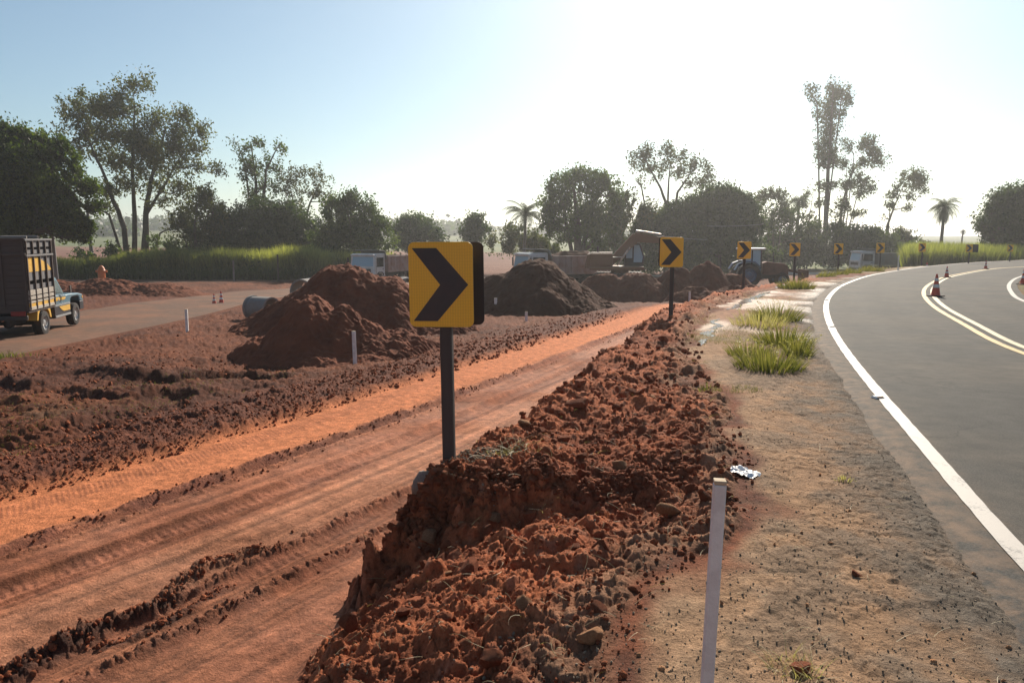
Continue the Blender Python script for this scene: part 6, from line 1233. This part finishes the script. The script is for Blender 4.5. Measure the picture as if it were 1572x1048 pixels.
blades('roots', None, x+r_*np.cos(a), y+r_*np.sin(a), rg.uniform(.03, .12, n), .004, 'straw', 83, 4, 1.6, kind=None, parent=t, org=(x, y, H(x, y))); o = bpy.data.objects.new('soil_ball', ROCKS[3]); COL.objects.link(o); o.parent = t; o.scale = (.075, .07, .055); o.location = (0, 0, .015)
# thin weeds and short growth
def on_verge(x, y): w_ = W.sd(x, y)[0]; b = Bc.sd(x, y)[0]; return (b > -.1) & (w_ < -.8) & (y > 5) & (y < 30) & (fbm(x*1.1, y*1.1, 3, 99) > .3) & (y > 8)
P = sample(2600, on_verge, 30); blades('short_grass', 'sparse short yellowish growth on the verge', P[:, 0], P[:, 1], .02+.07*RNG.random(len(P)), .006, 'grass', 90, 2, .9)
def on_field(x, y): a = -Lc.sd(x, y)[0]; return (a > 1.5) & (y < 15) & (x < -3) & (fbm(x*.9, y*.9, 3, 55) > .12)
P = sample(5000, on_field, 16); blades('short_grass', 'patchy dull green growth on the dug ground at the left', P[:, 0], P[:, 1], .02+.05*RNG.random(len(P)), .008, 'grass', 91, 2, 1.2)
x, y = gp(12, 548, zl); n = 1500; X = x-1.0+rg.normal(0, .5, n); Y = y+rg.normal(0, .25, n); blades('short_grass', 'patch of bright green grass at the left edge beside the dirt road', X, Y, rg.uniform(.08, .25, n), .02, 'weed', 92, 2, .7)
# straws and sticks lying about
def straws(name, label, P, Lr, wd, mat, seed, arch=.25):
    g = np.random.default_rng(seed); n = len(P); a = g.uniform(0, 6.28, n); L = g.uniform(*Lr, n); segs = 4; V = np.empty((n, segs+1, 2, 3)); Z = hvec(P); el = g.uniform(0, .5, n)
    cv = g.uniform(-1, 1, n)
    for k in range(segs+1):
        u = k/segs; aa = a+cv*u*.8; cx_ = P[:, 0]+np.cos(aa)*L*u; cy_ = P[:, 1]+np.sin(aa)*L*u; cz = Z+.015+L*(el*u-.0*u)+L*arch*math.sin(math.pi*u)*.4; w = wd*(1-.6*u)
        V[:, k, 0] = np.stack([cx_-np.sin(a)*w, cy_+np.cos(a)*w, cz], -1); V[:, k, 1] = np.stack([cx_+np.sin(a)*w, cy_-np.cos(a)*w, cz+w*.6], -1)
    idx = np.arange(n*(segs+1)*2).reshape(n, segs+1, 2); Fq = np.stack([idx[:, :-1, 0], idx[:, :-1, 1], idx[:, 1:, 1], idx[:, 1:, 0]], -1).reshape(-1, 4); o = tinted(name, V.reshape(-1, 3), Fq, g.random(n*segs), M[mat], None); tag(o, label, 'straw', kind='stuff')
P = sample(420, in_rub, 9); straws('dry_straws', 'dry straws and rootlets sticking out of the rubble', P, (.04, .16), .0014, 'straw', 95)
P = sample(160, in_verge, 8); straws('dry_straws', 'loose dry straws lying on the verge', P, (.04, .14), .0012, 'straw', 96, .1)
P = SIGN1+RNG.normal(0, 1, (90, 2))*np.array([.10, .05])+np.array([.42, .02]); straws('dry_straws', 'tangle of dry grass right of the foot of the big sign', P, (.08, .28), .0016, 'straw', 97)
# distant woods on the far hill
n = 9000; az = rg.uniform(R(-37), R(8), n); r_ = rg.uniform(430, 800, n); keep = fbm(az*14, r_*.012, 3, 72) > .12; az, r_ = az[keep], r_[keep]; X = r_*np.sin(az); Y = r_*np.cos(az); Zg = hvec(np.column_stack([X, Y])); m = 7
C = np.stack([np.repeat(X, m), np.repeat(Y, m), np.repeat(Zg, m)], 1)+np.abs(rg.normal(0, 1, (len(X)*m, 3)))*np.array([2.6, 2.6, 3.2])+np.array([0, 0, .5]); V, F_, T = leaf_quads(C, 1.5, rg.random(len(C)), rg, 0, .8); o = tinted('far_woods', V, F_, T, M['leaf_dark'], None); tag(o, 'far-off woods on the low green hills', 'woods', kind='stuff')
print('leaf quads', LEAFN)
# ------------------------------------------------------------------ haze, sky, sun, camera
HAZE = 0.0006  # thin volume added to grey the view sunward, standing in for lens veiling glare
if HAZE:
    m, nt, o = new_mat('haze'); v = N(nt, 'ShaderNodeVolumePrincipled'); v.inputs['Color'].default_value = (.95, .95, .96, 1); v.inputs['Density'].default_value = HAZE; v.inputs['Anisotropy'].default_value = .65; nt.links.new(v.outputs[0], o.inputs['Volume'])
    b = MB(); b.box((0, 0, -5), (10400, 10400, 72)); h = b.build('haze', m); h.location = (0, 0, 0); tag(h, kind='stuff')
    mn = -66
SUN_AZ, SUN_EL = R(15), R(31)
w = bpy.data.worlds.new('World'); scene.world = w; w.use_nodes = True; nt = w.node_tree; bg = nt.nodes['Background']; sk = nt.nodes.new('ShaderNodeTexSky'); sk.sky_type = 'NISHITA'; sk.sun_disc = False; sk.sun_elevation = SUN_EL; sk.sun_rotation = SUN_AZ; sk.altitude = 400; sk.air_density = 1.0; sk.dust_density = 1.0; sk.ozone_density = 1.0
hs = nt.nodes.new('ShaderNodeHueSaturation'); hs.inputs['Saturation'].default_value = .85; nt.links.new(sk.outputs[0], hs.inputs['Color']); tn = nt.nodes.new('ShaderNodeVectorMath'); tn.operation = 'MULTIPLY'; tn.inputs[1].default_value = (.85, 1.03, 1.09); nt.links.new(hs.outputs[0], tn.inputs[0]); nt.links.new(tn.outputs[0], bg.inputs[0]); bg.inputs[1].default_value = .062
L = bpy.data.lights.new('sun', 'SUN'); L.energy = 5.0; L.angle = R(.5); L.color = (1, .90, .76); lo = bpy.data.objects.new('sun', L); COL.objects.link(lo)
sd = Vector((math.sin(SUN_AZ)*math.cos(SUN_EL), math.cos(SUN_AZ)*math.cos(SUN_EL), math.sin(SUN_EL))); lo.rotation_euler = sd.to_track_quat('Z', 'Y').to_euler(); lo.location = (20, 60, 40)
cam = bpy.data.cameras.new('camera'); co = bpy.data.objects.new('camera', cam); COL.objects.link(co); scene.camera = co; cam.sensor_width = 36; cam.lens = 36*F/1572; cam.clip_start = .05; cam.clip_end = 20000; co.location = (0, 0, CAMZ); co.rotation_euler = (R(90)-PITCH, 0, 0)
scene.view_settings.view_transform = 'Standard'; scene.view_settings.look = 'None'; scene.view_settings.exposure = 0.52; scene.view_settings.gamma = 1
scene.render.resolution_x = 1024; scene.render.resolution_y = 682
scene.cycles.max_bounces = 8; scene.cycles.volume_bounces = 0; scene.cycles.transparent_max_bounces = 8; scene.cycles.use_denoising = True
